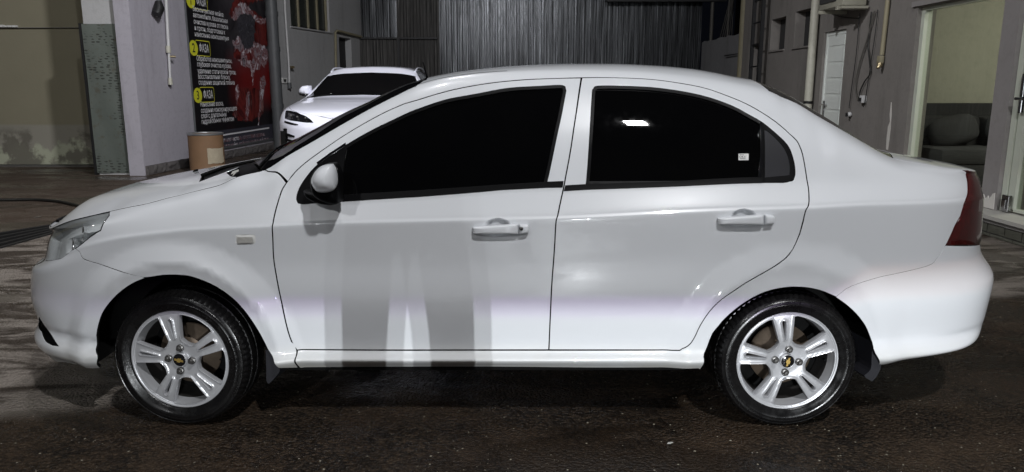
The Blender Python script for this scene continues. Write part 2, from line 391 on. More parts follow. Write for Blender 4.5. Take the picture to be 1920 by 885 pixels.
    haze = n.math('MULTIPLY', n.ramp(cl, [(0.35, 0.0), (0.75, 0.9)]), n.math('MULTIPLY', n.ramp(U, [(0.25, 0), (0.5, 0.8)]), n.ramp(V2, [(0.42, 0.0), (0.62, 1.0)])))
    c = n.mix(haze, c, (0.13, 0.115, 0.13))
    low = n.math('MULTIPLY', n.ramp(cl, [(0.5, 0.0), (0.7, 0.45)]), n.ramp(V2, [(0.1, 0.8), (0.5, 0)]))
    c = n.mix(low, c, (0.07, 0.02, 0.025))
    c = n.mix(n.ramp(V2, [(0.0, 1.0), (0.098, 1.0), (0.0985, 0.0)]), c, n.mix(cl, (0.035, 0.035, 0.05), (0.075, 0.075, 0.095)))
    n.set(base=c, rough=0.45, spec=0.35); M['poster'] = n.m
    M['poster_white'] = plain('poster_white_ink', (0.85, 0.85, 0.87), 0.5, var=0.08)
    def mottled(name, cols, scale, stretch=(1, 1, 1)):
        n = NT(name); v = n.mapping(scale=stretch); f = n.noise(scale, 8, 0.68, vec=v, dist=1.6); k = len(cols)
        c = n.ramp(f, [(0.34 + 0.32 * i / (k - 1), c_) for i, c_ in enumerate(cols)]); n.set(base=c, rough=0.5, spec=.3); return n.m
    M['poster_foam'] = mottled('poster_foam_print', [(0.07, 0.04, 0.05), (0.38, 0.32, 0.35), (0.20, 0.03, 0.03), (0.62, 0.58, 0.63), (0.85, 0.82, 0.86)], 2.6)
    M['poster_red'] = mottled('poster_red_print', [(0.02, 0.006, 0.007), (0.10, 0.012, 0.012), (0.22, 0.03, 0.025), (0.05, 0.008, 0.01), (0.30, 0.14, 0.13)], 1.5, (1, 1, .5))
    M['poster_fur'] = mottled('poster_grey_fur_print', [(0.012, 0.012, 0.016), (0.09, 0.085, 0.10), (0.02, 0.02, 0.026), (0.20, 0.19, 0.22)], 9.0, (1, 1, .6))
    M['poster_yellow'] = plain('poster_yellow_ink', (0.72, 0.72, 0.04), 0.5, var=0.05)
    # ground
    n = NT('wet_yard_ground')
    p = n.coord('Object')
    s = n.sep(p)
    big = n.noise(0.55, 6, 0.6, dist=0.7); mid = n.noise(2.1, 7, 0.68, vec=n.mapping(scale=(0.55, 1.6, 1)), dist=0.9); fine = n.noise(55, 6, 0.75); grit = n.voro(120)
    dirt = n.mix(n.noise(1.4, 6), (0.040, 0.031, 0.024), (0.070, 0.055, 0.043))
    conc = n.mix(n.noise(7, 6, 0.7), (0.20, 0.172, 0.148), (0.32, 0.285, 0.25))
    conc_mask = n.ramp(mid, [(0.42, 0.0), (0.52, 1.0)])
    edge = n.math('ADD', n.math('ADD', s[1], n.math('MULTIPLY', s[0], -0.34)), n.math('MULTIPLY', n.noise(2.0, 5), 0.35))
    zone = n.ramp(n.math('ADD', n.math('MULTIPLY', n.math('SUBTRACT', edge, 0.98), 0.1), 0.5), [(0.494, 0.0), (0.506, 1.0)])   # concrete begins beyond the asphalt strip
    yard = n.mix(n.math('MULTIPLY', conc_mask, 0.9), dirt, conc)
    far_dirt = n.ramp(n.math('MULTIPLY', s[1], 0.1), [(0.36, 0.0), (0.46, 0.85)])
    yard = n.mix(far_dirt, yard, n.mix(n.noise(3, 6), (0.062, 0.043, 0.032), (0.10, 0.073, 0.055)))
    stones = n.voro(75, feature='F1', out=1); sh = n.sep(stones)
    asph = n.mix(n.ramp(sh[0], [(0.30, 0.0), (0.95, 1.0)]), (0.012, 0.0082, 0.0056), (0.056, 0.038, 0.024))
    asph = n.mix(n.ramp(n.noise(1.8, 6, 0.65), [(0.45, 0.0), (0.7, 0.75)]), asph, (0.070, 0.045, 0.027))
    asph = n.mix(n.ramp(n.noise(90, 4, 0.7), [(0.62, 0.0), (0.72, 0.9)]), asph, (0.13, 0.115, 0.09))
    c = n.mix(zone, asph, yard)
    c = n.mix(n.ramp(n.noise(140, 3, 0.7), [(0.60, 0.0), (0.72, 0.5)]), c, (0.02, 0.018, 0.016))
    pud = n.math('MULTIPLY', n.ramp(n.noise(0.9, 5, 0.55, vec=n.mapping(loc=(1.3, 4.1, 0), scale=(0.6, 1.5, 1)), dist=0.6), [(0.53, 0.0), (0.585, 1.0)]), 1.0)
    c = n.mix(n.math('MULTIPLY', pud, 0.62), c, n.mix(zone, (0.008, 0.0065, 0.0055), (0.034, 0.028, 0.023)))
    wet = n.ramp(n.noise(1.3, 6, 0.6, vec=n.mapping(loc=(5, 2, 0), scale=(0.7, 1.3, 1))), [(0.44, 0.62), (0.58, 0.26)])
    wet = n.mix(pud, wet, (0.09, 0.09, 0.09))
    n.set(base=c, rough=wet, spec=0.2)
    h = n.math('ADD', n.math('MULTIPLY', fine, 1.0), n.math('MULTIPLY', n.noise(9, 6, 0.7), 1.2))
    h = n.math('ADD', h, n.math('MULTIPLY', n.voro(75), -1.6))
    h = n.math('MULTIPLY', h, n.math('SUBTRACT', 1.0, n.math('MULTIPLY', pud, 0.82)))
    n.bump(h, 0.8, 0.014); M['ground'] = n.m
    M['grit'] = plain('pale_grit', (0.24, 0.22, 0.17), 0.35, var=0.6, vscale=30)
    M['leaf_bit'] = plain('pale_litter', (0.45, 0.45, 0.42), 0.6)
    M['skin'] = plain('skin', (0.35, 0.22, 0.16), 0.55); M['denim'] = plain('dark_trousers', (0.03, 0.032, 0.04), 0.9); M['jacket'] = plain('dark_jacket', (0.02, 0.02, 0.022), 0.8)
make_materials()

# ------------------------------------------------------------------ body surfaces
def pchip_slopes(x, y):
    h = np.diff(x); d = np.diff(y) / h; m = np.zeros_like(y)
    if len(x) == 2: return np.array([d[0], d[0]])
    for i in range(1, len(x) - 1):
        if d[i - 1] * d[i] > 0:
            w1 = 2 * h[i] + h[i - 1]; w2 = h[i] + 2 * h[i - 1]; m[i] = (w1 + w2) / (w1 / d[i - 1] + w2 / d[i])
    def end(h0, h1, d0, d1):
        e = ((2 * h0 + h1) * d0 - h0 * d1) / (h0 + h1)
        if e * d0 <= 0: return 0.0
        if d0 * d1 <= 0 and abs(e) > 3 * abs(d0): return 3 * d0
        return e
    m[0] = end(h[0], h[1], d[0], d[1]); m[-1] = end(h[-1], h[-2], d[-1], d[-2]); return m
class Curve1:
    def __init__(s, pts):
        pts = sorted(pts); s.x = np.array([p[0] for p in pts], float); s.y = np.array([p[1] for p in pts], float); s.m = pchip_slopes(s.x, s.y)
    def __call__(s, u):
        u = np.clip(u, s.x[0], s.x[-1]); i = np.clip(np.searchsorted(s.x, u) - 1, 0, len(s.x) - 2)
        h = s.x[i + 1] - s.x[i]; t = (u - s.x[i]) / h
        return ((2 * t ** 3 - 3 * t ** 2 + 1) * s.y[i] + (t ** 3 - 2 * t ** 2 + t) * h * s.m[i] + (-2 * t ** 3 + 3 * t ** 2) * s.y[i + 1] + (t ** 3 - t ** 2) * h * s.m[i + 1])
def rowpchip(T, v):
    """T: (N,K) samples at integer knots, v: (N,) -> monotone cubic interpolation along K"""
    d = np.diff(T, axis=1); K = T.shape[1]; m = np.zeros_like(T)
    a, b = d[:, :-1], d[:, 1:]; ok = a * b > 0
    m[:, 1:-1] = np.where(ok, 2 * a * b / np.where(ok, a + b, 1), 0.0)
    m[:, 0] = d[:, 0]; m[:, -1] = 0.0
    i = np.clip(np.floor(v).astype(int), 0, K - 2); t = v - i; r = np.arange(len(v))
    return ((2 * t ** 3 - 3 * t ** 2 + 1) * T[r, i] + (t ** 3 - 2 * t ** 2 + t) * m[r, i] + (-2 * t ** 3 + 3 * t ** 2) * T[r, i + 1] + (t ** 3 - t ** 2) * m[r, i + 1])
def se(al, n):
    """superellipse quarter by polar angle: (along, across)"""
    c = np.abs(np.cos(al)); q = np.abs(np.sin(al)); rho = (c ** n + q ** n) ** (-1.0 / n); return rho * c, rho * q
def se_inv(c, n): c = min(1.0, max(0.0, c)); return math.atan2((1 - c ** n) ** (1 / n), c)
class Shell:
    """body skin: stations along the length (u), lines up the section (v). Ends wrap round as superellipses."""
    def __init__(s, W, Z, xf, xr, xA, xB, u0, u1, nf, nr, cy, to_world=None, bumps=None, vs=0.12):
        s.K = len(W); s.W = [Curve1(w) for w in W]; s.Z = [Curve1(z) for z in Z]; s.xf = np.array(xf, float); s.xr = np.array(xr, float)
        s.xA, s.xB, s.u0, s.u1, s.nf, s.nr, s.cy = xA, xB, u0, u1, nf, nr, cy
        s.tw = to_world; s.bumps = bumps; s.vs = vs; s._inv = None
    def P(s, u, v, off=0.0):
        u = np.atleast_1d(np.asarray(u, float)); v = np.atleast_1d(np.asarray(v, float)); top = s.K - 1
        sgn = np.where(v > top, -1.0, 1.0); vv = top - np.abs(v - top); vv = np.clip(vv, 0, top)
        Wt = np.stack([c(u) for c in s.W], 1); Zt = np.stack([c(u) for c in s.Z], 1)
        w = rowpchip(Wt, vv); z = rowpchip(Zt, vv)
        N = len(u); xf = rowpchip(np.repeat(s.xf[None], N, 0), vv); xr = rowpchip(np.repeat(s.xr[None], N, 0), vv)
        x = u.copy(); fan = np.ones(N)
        f = u < s.xA; ph = np.clip((u - s.u0) / (s.xA - s.u0), 0, 1) * math.pi / 2; c, q = se(ph, s.nf)
        x = np.where(f, s.xA - (s.xA - xf) * c, x); fan = np.where(f, q, fan)
        r = u > s.xB; ph = np.clip((s.u1 - u) / (s.u1 - s.xB), 0, 1) * math.pi / 2; c, q = se(ph, s.nr)
        x = np.where(r, s.xB + (xr - s.xB) * c, x); fan = np.where(r, q, fan)
        w = w * fan
        if s.bumps is not None: w = w + s.bumps(x, z, vv) * np.clip(fan * 3.0 - 1.6, 0, 1)
        out = np.stack([x, s.cy - sgn * w, z], 1)
        if s.tw is not None: out = s.tw(out)
        if np.any(off): out = out + s.N(u, v) * (off if np.ndim(off) == 0 else np.asarray(off)[:, None])
        return out
    def D(s, u, v):
        e = 1e-3
        ua = np.clip(u - e, s.u0 + 1e-4, s.u1 - 1e-4); ub = np.clip(u + e, s.u0 + 1e-4, s.u1 - 1e-4)
        du = (s.P(ub, v) - s.P(ua, v)) / np.maximum(ub - ua, 1e-9)[:, None]
        va = np.clip(v - e, 0, 2 * s.K - 2); vb = np.clip(v + e, 0, 2 * s.K - 2)
        dv = (s.P(u, vb) - s.P(u, va)) / (vb - va)[:, None]
        return du, dv
    def N(s, u, v):
        u = np.clip(np.atleast_1d(np.asarray(u, float)), s.u0 + 2e-3, s.u1 - 2e-3); v = np.atleast_1d(np.asarray(v, float))
        du, dv = s.D(u, v); n = np.cross(du, dv); l = np.linalg.norm(n, axis=1, keepdims=True)
        return n / np.maximum(l, 1e-12)
    def _prep(s, vmax):
        us = np.linspace(s.u0 + 1e-3, s.u1 - 1e-3, 420); vs = np.linspace(0.02, vmax, 260)
        U, V = np.meshgrid(us, vs); U = U.ravel(); V = V.ravel(); P = s.P(U, V); n = s.N(U, V)
        px, py = proj(P); face = np.einsum('ij,ij->i', n, C0 - P) > 0
        s._inv = (U[face], V[face], px[face], py[face])
    def inv(s, px, py):
        """(u, v) of the point of the skin seen at a pixel"""
        if s._inv is None: s._prep(2 * s.K - 2.02 if s.tw is not None else s.K - 1.02)
        U, V, X, Y = s._inv; i = np.argmin((X - px) ** 2 + (Y - py) ** 2); u, v = U[i], V[i]; best = ((X[i] - px) ** 2 + (Y[i] - py) ** 2, u, v)
        for _ in range(14):
            q = s.P([u, u + 1e-4, u], [v, v, v + 1e-4]); a, b = proj(q); ex, ey = px - a[0], py - b[0]
            e2 = ex * ex + ey * ey
            if e2 < best[0]: best = (e2, u, v)
            if e2 < 1e-4: break
            J = np.array([[a[1] - a[0], a[2] - a[0]], [b[1] - b[0], b[2] - b[0]]]) / 1e-4
            if abs(np.linalg.det(J)) < 1e-3: break
            du, dv = np.linalg.solve(J, [ex, ey]); du = np.clip(du, -0.06, 0.06); dv = np.clip(dv, -0.25, 0.25)
            u = np.clip(u + du, s.u0 + 1e-3, s.u1 - 1e-3); v = np.clip(v + dv, 0.0, 2 * s.K - 2)
        return best[1], best[2]
    def poly(s, pts):
        """mixed outline: (px, py) from the photograph or ('u', u, v) straight on the skin"""
        return np.array([(p[1], p[2]) if p[0] == 'u' else s.inv(*p) for p in pts])
    def inset(s, uv, d):
        """move a closed outline inwards by d metres along the skin"""
        n = len(uv); A = 0.5 * np.sum(uv[:, 0] * np.roll(uv[:, 1], -1) - np.roll(uv[:, 0], -1) * uv[:, 1])
        du, dv = s.D(uv[:, 0], uv[:, 1]); out = uv.copy()
        for i in range(n):
            E = np.stack([du[i], dv[i]], 1)                     # 3x2
            t1 = E @ (uv[i] - uv[i - 1]); t2 = E @ (uv[(i + 1) % n] - uv[i])
            nn = np.cross(du[i], dv[i]); nn /= max(np.linalg.norm(nn), 1e-9)
            def side(t):
                l = np.linalg.norm(t); return np.cross(nn, t / l) if l > 1e-9 else np.zeros(3)
            a, b = side(t1), side(t2); m = a + b; l = np.linalg.norm(m)
            if l < 1e-6: continue
            m /= l; c = max(np.dot(m, a), 0.45) if np.linalg.norm(a) > 0 else 1.0
            mv = m * (d / c) * (1 if A > 0 else -1)
            out[i] = uv[i] + np.linalg.lstsq(E, mv, rcond=None)[0]
        return out
def resample(uv, vs, step):
    out = []; n = len(uv)
    for i in range(n):
        a = uv[i]; b = uv[(i + 1) % n]; l = math.hypot(b[0] - a[0], (b[1] - a[1]) * vs); k = max(1, int(math.ceil(l / step)))
        for j in range(k): out.append(a + (b - a) * j / k)
    return np.array(out)
def spline_closed(uv, sharp_deg=38, sub=3, vs=0.12):
    """round off gentle bends of an outline, keep the corners"""
    n = len(uv); q = uv * np.array([1, vs]); corner = []
    for i in range(n):
        a = q[i] - q[i - 1]; b = q[(i + 1) % n] - q[i]
        an = abs(math.degrees(math.atan2(a[0] * b[1] - a[1] * b[0], a @ b))); corner.append(an > sharp_deg)
    out = []
    for i in range(n):
        j = (i + 1) % n; p1, p2 = uv[i], uv[j]
        p0 = uv[i - 1] if not corner[i] else p1 - (p2 - p1); p3 = uv[(j + 1) % n] if not corner[j] else p2 + (p2 - p1)
        for k in range(sub):
            t = k / sub
            out.append(0.5 * ((2 * p1) + (-p0 + p2) * t + (2 * p0 - 5 * p1 + 4 * p2 - p3) * t * t + (-p0 + 3 * p1 - 3 * p2 + p3) * t ** 3))
    return np.array(out)
def inside(pts, poly):
    x, y = pts[:, 0], pts[:, 1]; r = np.zeros(len(pts), bool); n = len(poly); j = n - 1
    for i in range(n):
        xi, yi = poly[i]; xj, yj = poly[j]
        c = ((yi > y) != (yj > y)) & (x < (xj - xi) * (y - yi) / ((yj - yi) if yj != yi else 1e-12) + xi); r ^= c; j = i
    return r
def dist_to(pts, poly):
    d = np.full(len(pts), 1e9); n = len(poly)
    for i in range(n):
        a = poly[i]; b = poly[(i + 1) % n]; ab = b - a; L2 = max(ab @ ab, 1e-14)
        t = np.clip(((pts - a) @ ab) / L2, 0, 1); d = np.minimum(d, np.linalg.norm(pts - (a + t[:, None] * ab), axis=1))
    return d
def panel_geo(shell, outer, holes=(), step=0.022, flange=0.012, off=0.0, offf=None, mirror=False, both=False, dense=()):
    vs = shell.vs; S = np.array([1, vs]); loops = [resample(outer, vs, step)] + [resample(h, vs, step * 0.7) for h in holes]
    q = [l * S for l in loops]; lo = q[0].min(0); hi = q[0].max(0)
    gx, gy = np.meshgrid(np.arange(lo[0] + step / 2, hi[0], step), np.arange(lo[1] + step / 2, hi[1], step)); g = np.stack([gx.ravel(), gy.ravel()], 1)
    g[:, 0] += (np.round((g[:, 1] - lo[1]) / step).astype(int) % 2) * step * 0.5 - step * 0.25
    def ok(g, mn):
        k = inside(g, q[0]) & (dist_to(g, q[0]) > mn)
        for h in q[1:]: k &= ~inside(g, h) & (dist_to(g, h) > mn)
        return g[k]
    g = ok(g, step * 0.45)
    for (cx, cv, rx, rv, st) in dense:
        hx, hy = np.meshgrid(np.arange(cx - rx, cx + rx, st), np.arange((cv - rv) * vs, (cv + rv) * vs, st)); g2 = ok(np.stack([hx.ravel(), hy.ravel()], 1), st * 0.4)
        g = np.concatenate([g, g2])
    V2 = np.concatenate(q + [g]); edges = []; base = 0; ranges = []
    for l in q:
        n = len(l); edges += [(base + i, base + (i + 1) % n) for i in range(n)]; ranges.append((base, n)); base += n
    r = delaunay_2d_cdt([Vector(p) for p in V2], edges, [], 0, 1e-7)
    vo = np.array([tuple(v) for v in r[0]]); tri = np.array([t for t in r[2] if len(t) == 3]); orig = r[3]
    cen = vo[tri].mean(1); k = inside(cen, q[0])
    for h in q[1:]: k &= ~inside(cen, h)
    tri = tri[k]; back = {}
    for i, o in enumerate(orig):
        for a in o: back[a] = i
    uv = vo / S; o = off
    if offf is not None: o = off + offf(uv)
    Pn = shell.N(uv[:, 0], uv[:, 1]); P = shell.P(uv[:, 0], uv[:, 1]) + Pn * (o if np.ndim(o) == 0 else o[:, None])
    a2 = np.cross(vo[tri][:, 1] - vo[tri][:, 0], vo[tri][:, 2] - vo[tri][:, 0]); tri[a2 < 0] = tri[a2 < 0][:, ::-1]
    if offf is not None:                                        # true normals where the skin is reshaped
        fn = np.cross(P[tri[:, 1]] - P[tri[:, 0]], P[tri[:, 2]] - P[tri[:, 0]]); acc = np.zeros_like(P)
        for c in range(3): np.add.at(acc, tri[:, c], fn)
        if (acc * Pn).sum() < 0: acc = -acc
        l = np.linalg.norm(acc, axis=1, keepdims=True); Pn2 = np.where(l > 1e-12, acc / np.maximum(l, 1e-12), Pn)
    else: Pn2 = Pn
    V = [P]; Nn = [Pn2]; Fc = [tuple(t) for t in tri]; nb = len(P); fm = [0] * len(Fc)
    if flange > 0:
        for b, n in ranges:
            idx = [back.get(b + i, None) for i in range(n)]; idx = [i for i in idx if i is not None]; n = len(idx)
            p = P[idx]; nr = Pn[idx]; t = np.roll(p, -1, 0) - np.roll(p, 1, 0); sd = np.cross(t, nr); sd /= np.maximum(np.linalg.norm(sd, axis=1, keepdims=True), 1e-9)
            A = 0.5 * np.sum(vo[idx][:, 0] * np.roll(vo[idx][:, 1], -1) - np.roll(vo[idx][:, 0], -1) * vo[idx][:, 1])
            s0 = 1.0 if (A > 0) == (b == 0) else -1.0
            sd = sd * s0
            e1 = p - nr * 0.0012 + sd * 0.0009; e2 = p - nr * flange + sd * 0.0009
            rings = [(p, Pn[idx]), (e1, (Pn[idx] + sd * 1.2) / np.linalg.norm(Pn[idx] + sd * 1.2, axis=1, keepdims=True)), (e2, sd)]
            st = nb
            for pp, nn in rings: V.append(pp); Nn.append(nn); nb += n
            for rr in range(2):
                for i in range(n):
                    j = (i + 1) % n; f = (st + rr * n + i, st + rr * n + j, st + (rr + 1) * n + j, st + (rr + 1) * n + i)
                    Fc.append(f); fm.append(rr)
    V = np.concatenate(V); Nn = np.concatenate(Nn)
    return V, Nn, Fc, fm
def orient(V, Nn, Fc):
    out = []
    for f in Fc:
        p = V[list(f)]; fn = np.cross(p[1] - p[0], p[2] - p[0])
        out.append(f if fn @ Nn[list(f)].mean(0) >= 0 else f[::-1])
    return out
def build(name, geos, mat, parent, mats=None):
    gap_shade = mat in (M['paint'], M['paint_suv'])
    if gap_shade: mat = [mat, M['black_gap']]  # body-coloured edge folds painted black inside to give the gaps their shade
    V = np.concatenate([g[0] for g in geos]); N = np.concatenate([g[1] for g in geos]); Fc = []; b = 0; mi = []
    for k, g in enumerate(geos):
        ff = orient(g[0], g[1], g[2]); Fc += [tuple(b + i for i in f) for f in ff]; b += len(g[0]); mi += list(g[3]) if (gap_shade and len(g) > 3) else [0] * len(ff)
    key = np.round(V, 6); _, first, inv_ = np.unique(key, axis=0, return_index=True, return_inverse=True); inv_ = inv_.ravel()
    F2 = []; M2 = []; L2 = []
    for f, m_ in zip(Fc, mi):
        q = [int(inv_[i]) for i in f]
        if len(set(q)) < len(q):
            keep = [j for j in range(len(q)) if q[j] != q[j - 1]]
            if len(keep) < 3 or len(set(q[j] for j in keep)) < 3: continue
            f = [f[j] for j in keep]; q = [q[j] for j in keep]
        F2.append(q); M2.append(m_); L2 += [tuple(N[i]) for i in f]
    me = mesh_from(V[first], F2, True, name, M2)
    if len(me.loops) == len(L2): me.normals_split_custom_set(L2)
    return link(name, me, mat, parent)
def mirrored(g, cy):
    V = g[0].copy(); V[:, 1] = 2 * cy - V[:, 1]; N = g[1].copy(); N[:, 1] *= -1; return (V, N, [f[::-1] for f in g[2]]) + tuple(g[3:])
def grid_geo(shell, us, vs, off=0.0, skip=None):
    U, V = np.meshgrid(us, vs, indexing='ij'); sh = U.shape; P = shell.P(U.ravel(), V.ravel(), off); N = shell.N(U.ravel(), V.ravel()); Fc = []
    for i in range(sh[0] - 1):
        for j in range(sh[1] - 1):
            a = i * sh[1] + j; f = (a, a + 1, a + sh[1] + 1, a + sh[1])
            if skip is None or not skip(P[list(f)].mean(0), U[i, j], V[i, j]): Fc.append(f)
    return P, N, Fc
def dome_geo(outline, y0, bulge, back=0.0, rings=6, power=2.0, tilt=(0, 0)):
    """pillow-shaped solid on an outline drawn in x-z at depth y0, bulging towards -y"""
    o = np.array(outline, float); c = o.mean(0); n = len(o); V = []; N = []; Fc = []
    def layer(k, y): 
        for p in o:
            q = c + (p - c) * k; V.append((q[0], y + (q[0] - c[0]) * tilt[0] + (q[1] - c[1]) * tilt[1], q[1]))
    ks = []
    if back > 0: layer(1.0, y0 + back)
    for r in range(rings + 1):
        a = r / rings * math.pi / 2; layer(math.cos(a) ** (2 / power) if r < rings else 0.0, y0 - bulge * math.sin(a) ** (2 / power))
    L = len(V) // n
    for r in range(L - 1):
        for i in range(n):
            j = (i + 1) % n
            if r == L - 2: Fc.append((r * n + i, r * n + j, (r + 1) * n))
            else: Fc.append((r * n + i, r * n + j, (r + 1) * n + j, (r + 1) * n + i))
    Fc.append(tuple(range(n)))
    return V, Fc
def dome(name, outline, y0, bulge, mat, parent, back=0.0, rings=6, power=2.0, tilt=(0, 0), sub=4, deg=50):
    o = spline_closed(np.array(outline, float), deg, sub, 1.0)
    V, Fc = dome_geo(o, y0, bulge, back, rings, power, tilt); me = fix_normals(mesh_from(V, Fc, True)); me.set_sharp_from_angle(angle=R(55)); return link(name, me, mat, parent)

# ------------------------------------------------------------------ the white saloon: skin
CY = 0.84
XA, XB, U0, U1, NF, NR = -1.36, 1.12, -2.2, 2.1, 2.7, 3.3
def UX(x):
    if x < XA: return U0 + (XA - U0) * se_inv((XA - x) / (XA + 2.20), NF) / (math.pi / 2)
    if x > XB: return U1 - (U1 - XB) * se_inv((x - XB) / (2.08 - XB), NR) / (math.pi / 2)
    return x
def fan_of(u):
    if u < XA: return float(se(math.pi / 2 * (u - U0) / (XA - U0), NF)[1])
    if u > XB: return float(se(math.pi / 2 * (U1 - u) / (U1 - XB), NR)[1])
    return 1.0
def tab(*p): return [(UX(x), y) for x, y in p]
CW = [tab((-2.2, .80), (-1.36, .79), (0, .79), (1.12, .79), (2.08, .80)),
      tab((-2.2, .86), (-1.36, .845), (-.9, .848), (0, .848), (1.12, .848), (2.08, .85)),
      tab((-2.2, .83), (-1.36, .832), (-.9, .812), (0, .806), (1.12, .815), (2.08, .834)),
      tab((-2.2, .845), (-1.36, .840), (-.9, .846), (0, .85), (1.12, .845), (2.08, .862)),
      tab((-2.2, .84), (-1.36, .830), (-.9, .836), (0, .840), (1.12, .836), (2.08, .815)),
      tab((-2.2, .82), (-1.36, .832), (-.8, .843), (0, .847), (1.12, .843), (2.08, .80)),
      tab((-2.2, .80), (-1.36, .823), (-.8, .834), (0, .838), (1.12, .834), (2.08, .79)),
      tab((-2.2, .76), (-1.36, .80), (-.9, .806), (0, .80), (1.0, .79), (1.6, .785), (2.08, .76)),
      tab((-2.2, .72), (-1.7, .745), (-1.36, .765), (-1.0, .765), (-.7, .748), (-.4, .718), (0, .703), (.6, .698), (1.1, .705), (1.6, .735), (2.08, .73)),
      tab((-2.2, .69), (-1.66, .70), (-1.2, .705), (-1.0, .69), (-.7, .635), (-.39, .575), (0, .555), (.6, .545), (1.05, .55), (1.34, .585), (1.6, .65), (1.9, .71), (2.08, .71)),
      tab((-2.2, .40), (-1.2, .42), (-1.0, .41), (-.39, .36), (0, .345), (1.05, .34), (1.6, .40), (2.08, .42)),
      tab((-2.2, .0), (2.08, .0))]
# silhouettes of the two ends, line by line
SF = [(100, 674), (64.5, 634), (72, 602), (58.5, 560), (60, 508), (84, 488), (88, 470), (92.5, 451), (98.5, 429), (107, 412), (107, 412), (107, 412)]
SR = [(1800, 648), (1832, 630), (1848, 588), (1863.5, 524), (1838, 468), (1841, 370), (1838.5, 352), (1833, 337), (1827, 327), (1821, 318.5), (1821, 318.5), (1821, 318.5)]
def fit_end(k, tgt, front):
    Wc = Curve1(CW[k]); lo, hi = 1.6, 2.7
    def ext(X, z):
        ph = np.linspace(0.02, math.pi / 2, 90); us = (U0 + (XA - U0) * ph / (math.pi / 2)) if front else (U1 - (U1 - XB) * ph / (math.pi / 2))
        c, q = se(ph, NF if front else NR)
        x = XA - (X + XA) * c if front else XB + (X - XB) * c
        y = CY - Wc(us) * q
        P = np.stack([x, y, np.full_like(x, z)], 1); px, py = proj(P); i = np.argmin(px) if front else np.argmax(px); return px[i], y[i]
    z = 0.5; y = 0.35
    if k >= 9: y = 0.84
    for _ in range(6):
        z = atY(tgt[0], tgt[1], y)[2]
        if k >= 9:
            return (atY(tgt[0], tgt[1], 0.62)[0]), atY(tgt[0], tgt[1], 0.62)[2]
        a, b = lo, hi
        for _ in range(40):
            m = (a + b) / 2; p, yy = ext(m, z)
            far = (p < tgt[0]) if front else (p > tgt[0])
            if far: b = m
            else: a = m
        y = ext(a, z)[1]
    return (-a if front else a), z
xF = []; xR = []; zF = []; zR = []
for k in range(12):
    a, z = fit_end(k, SF[k], True); xF.append(a); zF.append(z)
    a, z = fit_end(k, SR[k], False); xR.append(a); zR.append(z)
xR[9] = xR[10] = xR[11] = 2.112
def trace(k, pts):
    """photograph points lying on line k -> (u, z)"""
    Wc = Curve1(CW[k]); out = []
    for px, py in pts:
        u = 0.0; y = CY - 0.8
        for _ in range(25):
            p = atY(px, py, y); x = p[0]
            if x < XA: u = U0 + (XA - U0) * se_inv((XA - x) / (XA - xF[k]), NF) / (math.pi / 2)
            elif x > XB: u = U1 - (U1 - XB) * se_inv((x - XB) / (xR[k] - XB), NR) / (math.pi / 2)
            else: u = x
            y = 0.5 * y + 0.5 * (CY - Wc(u) * fan_of(u))
        out.append((u, p[2]))
    return out
def uniq(l):
    l = sorted(l); out = [l[0]]
    for a in l[1:]:
        if a[0] - out[-1][0] > 0.012: out.append(a)
    return out
CZ = [None] * 12
ends = lambda k: [(U0, zF[k]), (-1.87, zF[k] + .004), (U1, zR[k])]
CZ[0] = uniq(ends(0) + trace(0, [(130, 681), (187, 690), (560, 689), (900, 687.5), (1290, 691), (1560, 690), (1650, 683.5), (1700, 674.5), (1750, 665)]))
CZ[1] = uniq(ends(1) + tab((-1.6, .285), (-1.36, .29), (0, .288), (1.12, .288), (1.6, .30)))
CZ[2] = uniq(ends(2) + trace(2, [(557, 656.5), (1029, 657), (1270, 657)]) + tab((-1.36, .37), (1.5, .37)))
CZ[3] = uniq(ends(3) + tab((-1.36, .555), (-1.0, .553), (0, .555), (1.12, .557), (1.6, .557)))
CZ[4] = uniq(ends(4) + tab((-1.5, .70), (-1.0, .70), (0, .70), (1.12, .715), (1.7, .70)))
cA = trace(6, [(237, 437), (339, 425), (480, 418), (600, 412), (820, 407), (1040, 403), (1340, 389), (1500, 384), (1640, 377), (1760, 373)])
CZ[6] = uniq(ends(6) + cA)
CZ[5] = uniq(ends(5) + [(u, z - 0.024) for u, z in cA])
CZ[7] = uniq(ends(7) + tab((-1.75, .825), (-1.36, .878), (-1.0, .92), (-.68, .945), (0, .970), (.6, .990), (1.0, 1.005), (1.4, 1.003), (1.75, .99)))
t9 = trace(9, [(149, 409), (179, 402), (206, 396), (244, 385), (325, 368), (373, 356), (413, 346), (444, 332), (497, 318), (540, 291.5), (590, 263), (639, 234.5), (689, 206.5), (739, 181), (786, 159.5), (850, 144), (950, 134.5), (1080, 131.5), (1200, 135), (1300, 145), (1380, 157), (1440, 170), (1488, 191), (1532, 217), (1576, 242), (1617, 266), (1650, 285), (1683, 299), (1740, 309), (1790, 317.5)])
CZ[9] = uniq(ends(9) + t9)
t11 = trace(11, [(149, 385), (190, 365), (237, 349), (288, 335), (339, 324), (400, 314), (440, 306), (540, 277), (590, 247), (639, 221), (677, 200), (714, 184), (751, 166), (785, 152.5), (850, 138), (900, 131), (950, 126), (1000, 122.5), (1080, 120.5), (1130, 120.5), (1200, 123), (1260, 127.5), (1300, 132), (1350, 141), (1400, 153), (1429, 163), (1488, 190.5), (1532, 215.5), (1576, 240.5), (1617, 265), (1650, 285.5), (1700, 291), (1740, 299), (1780, 308)])
z9r = Curve1(CZ[9]); CROWN = Curve1([(.85, .058), (1.0, .05), (1.1, .060), (1.2, .064), (1.3, .058), (1.40, .040), (1.6, .022), (U1, .0)])
t11 = [p for p in t11 if p[0] < 0.86] + [(u, float(z9r(u) + CROWN(u))) for u in np.linspace(.9, 2.05, 24)]
CZ[11] = uniq(ends(11) + t11)
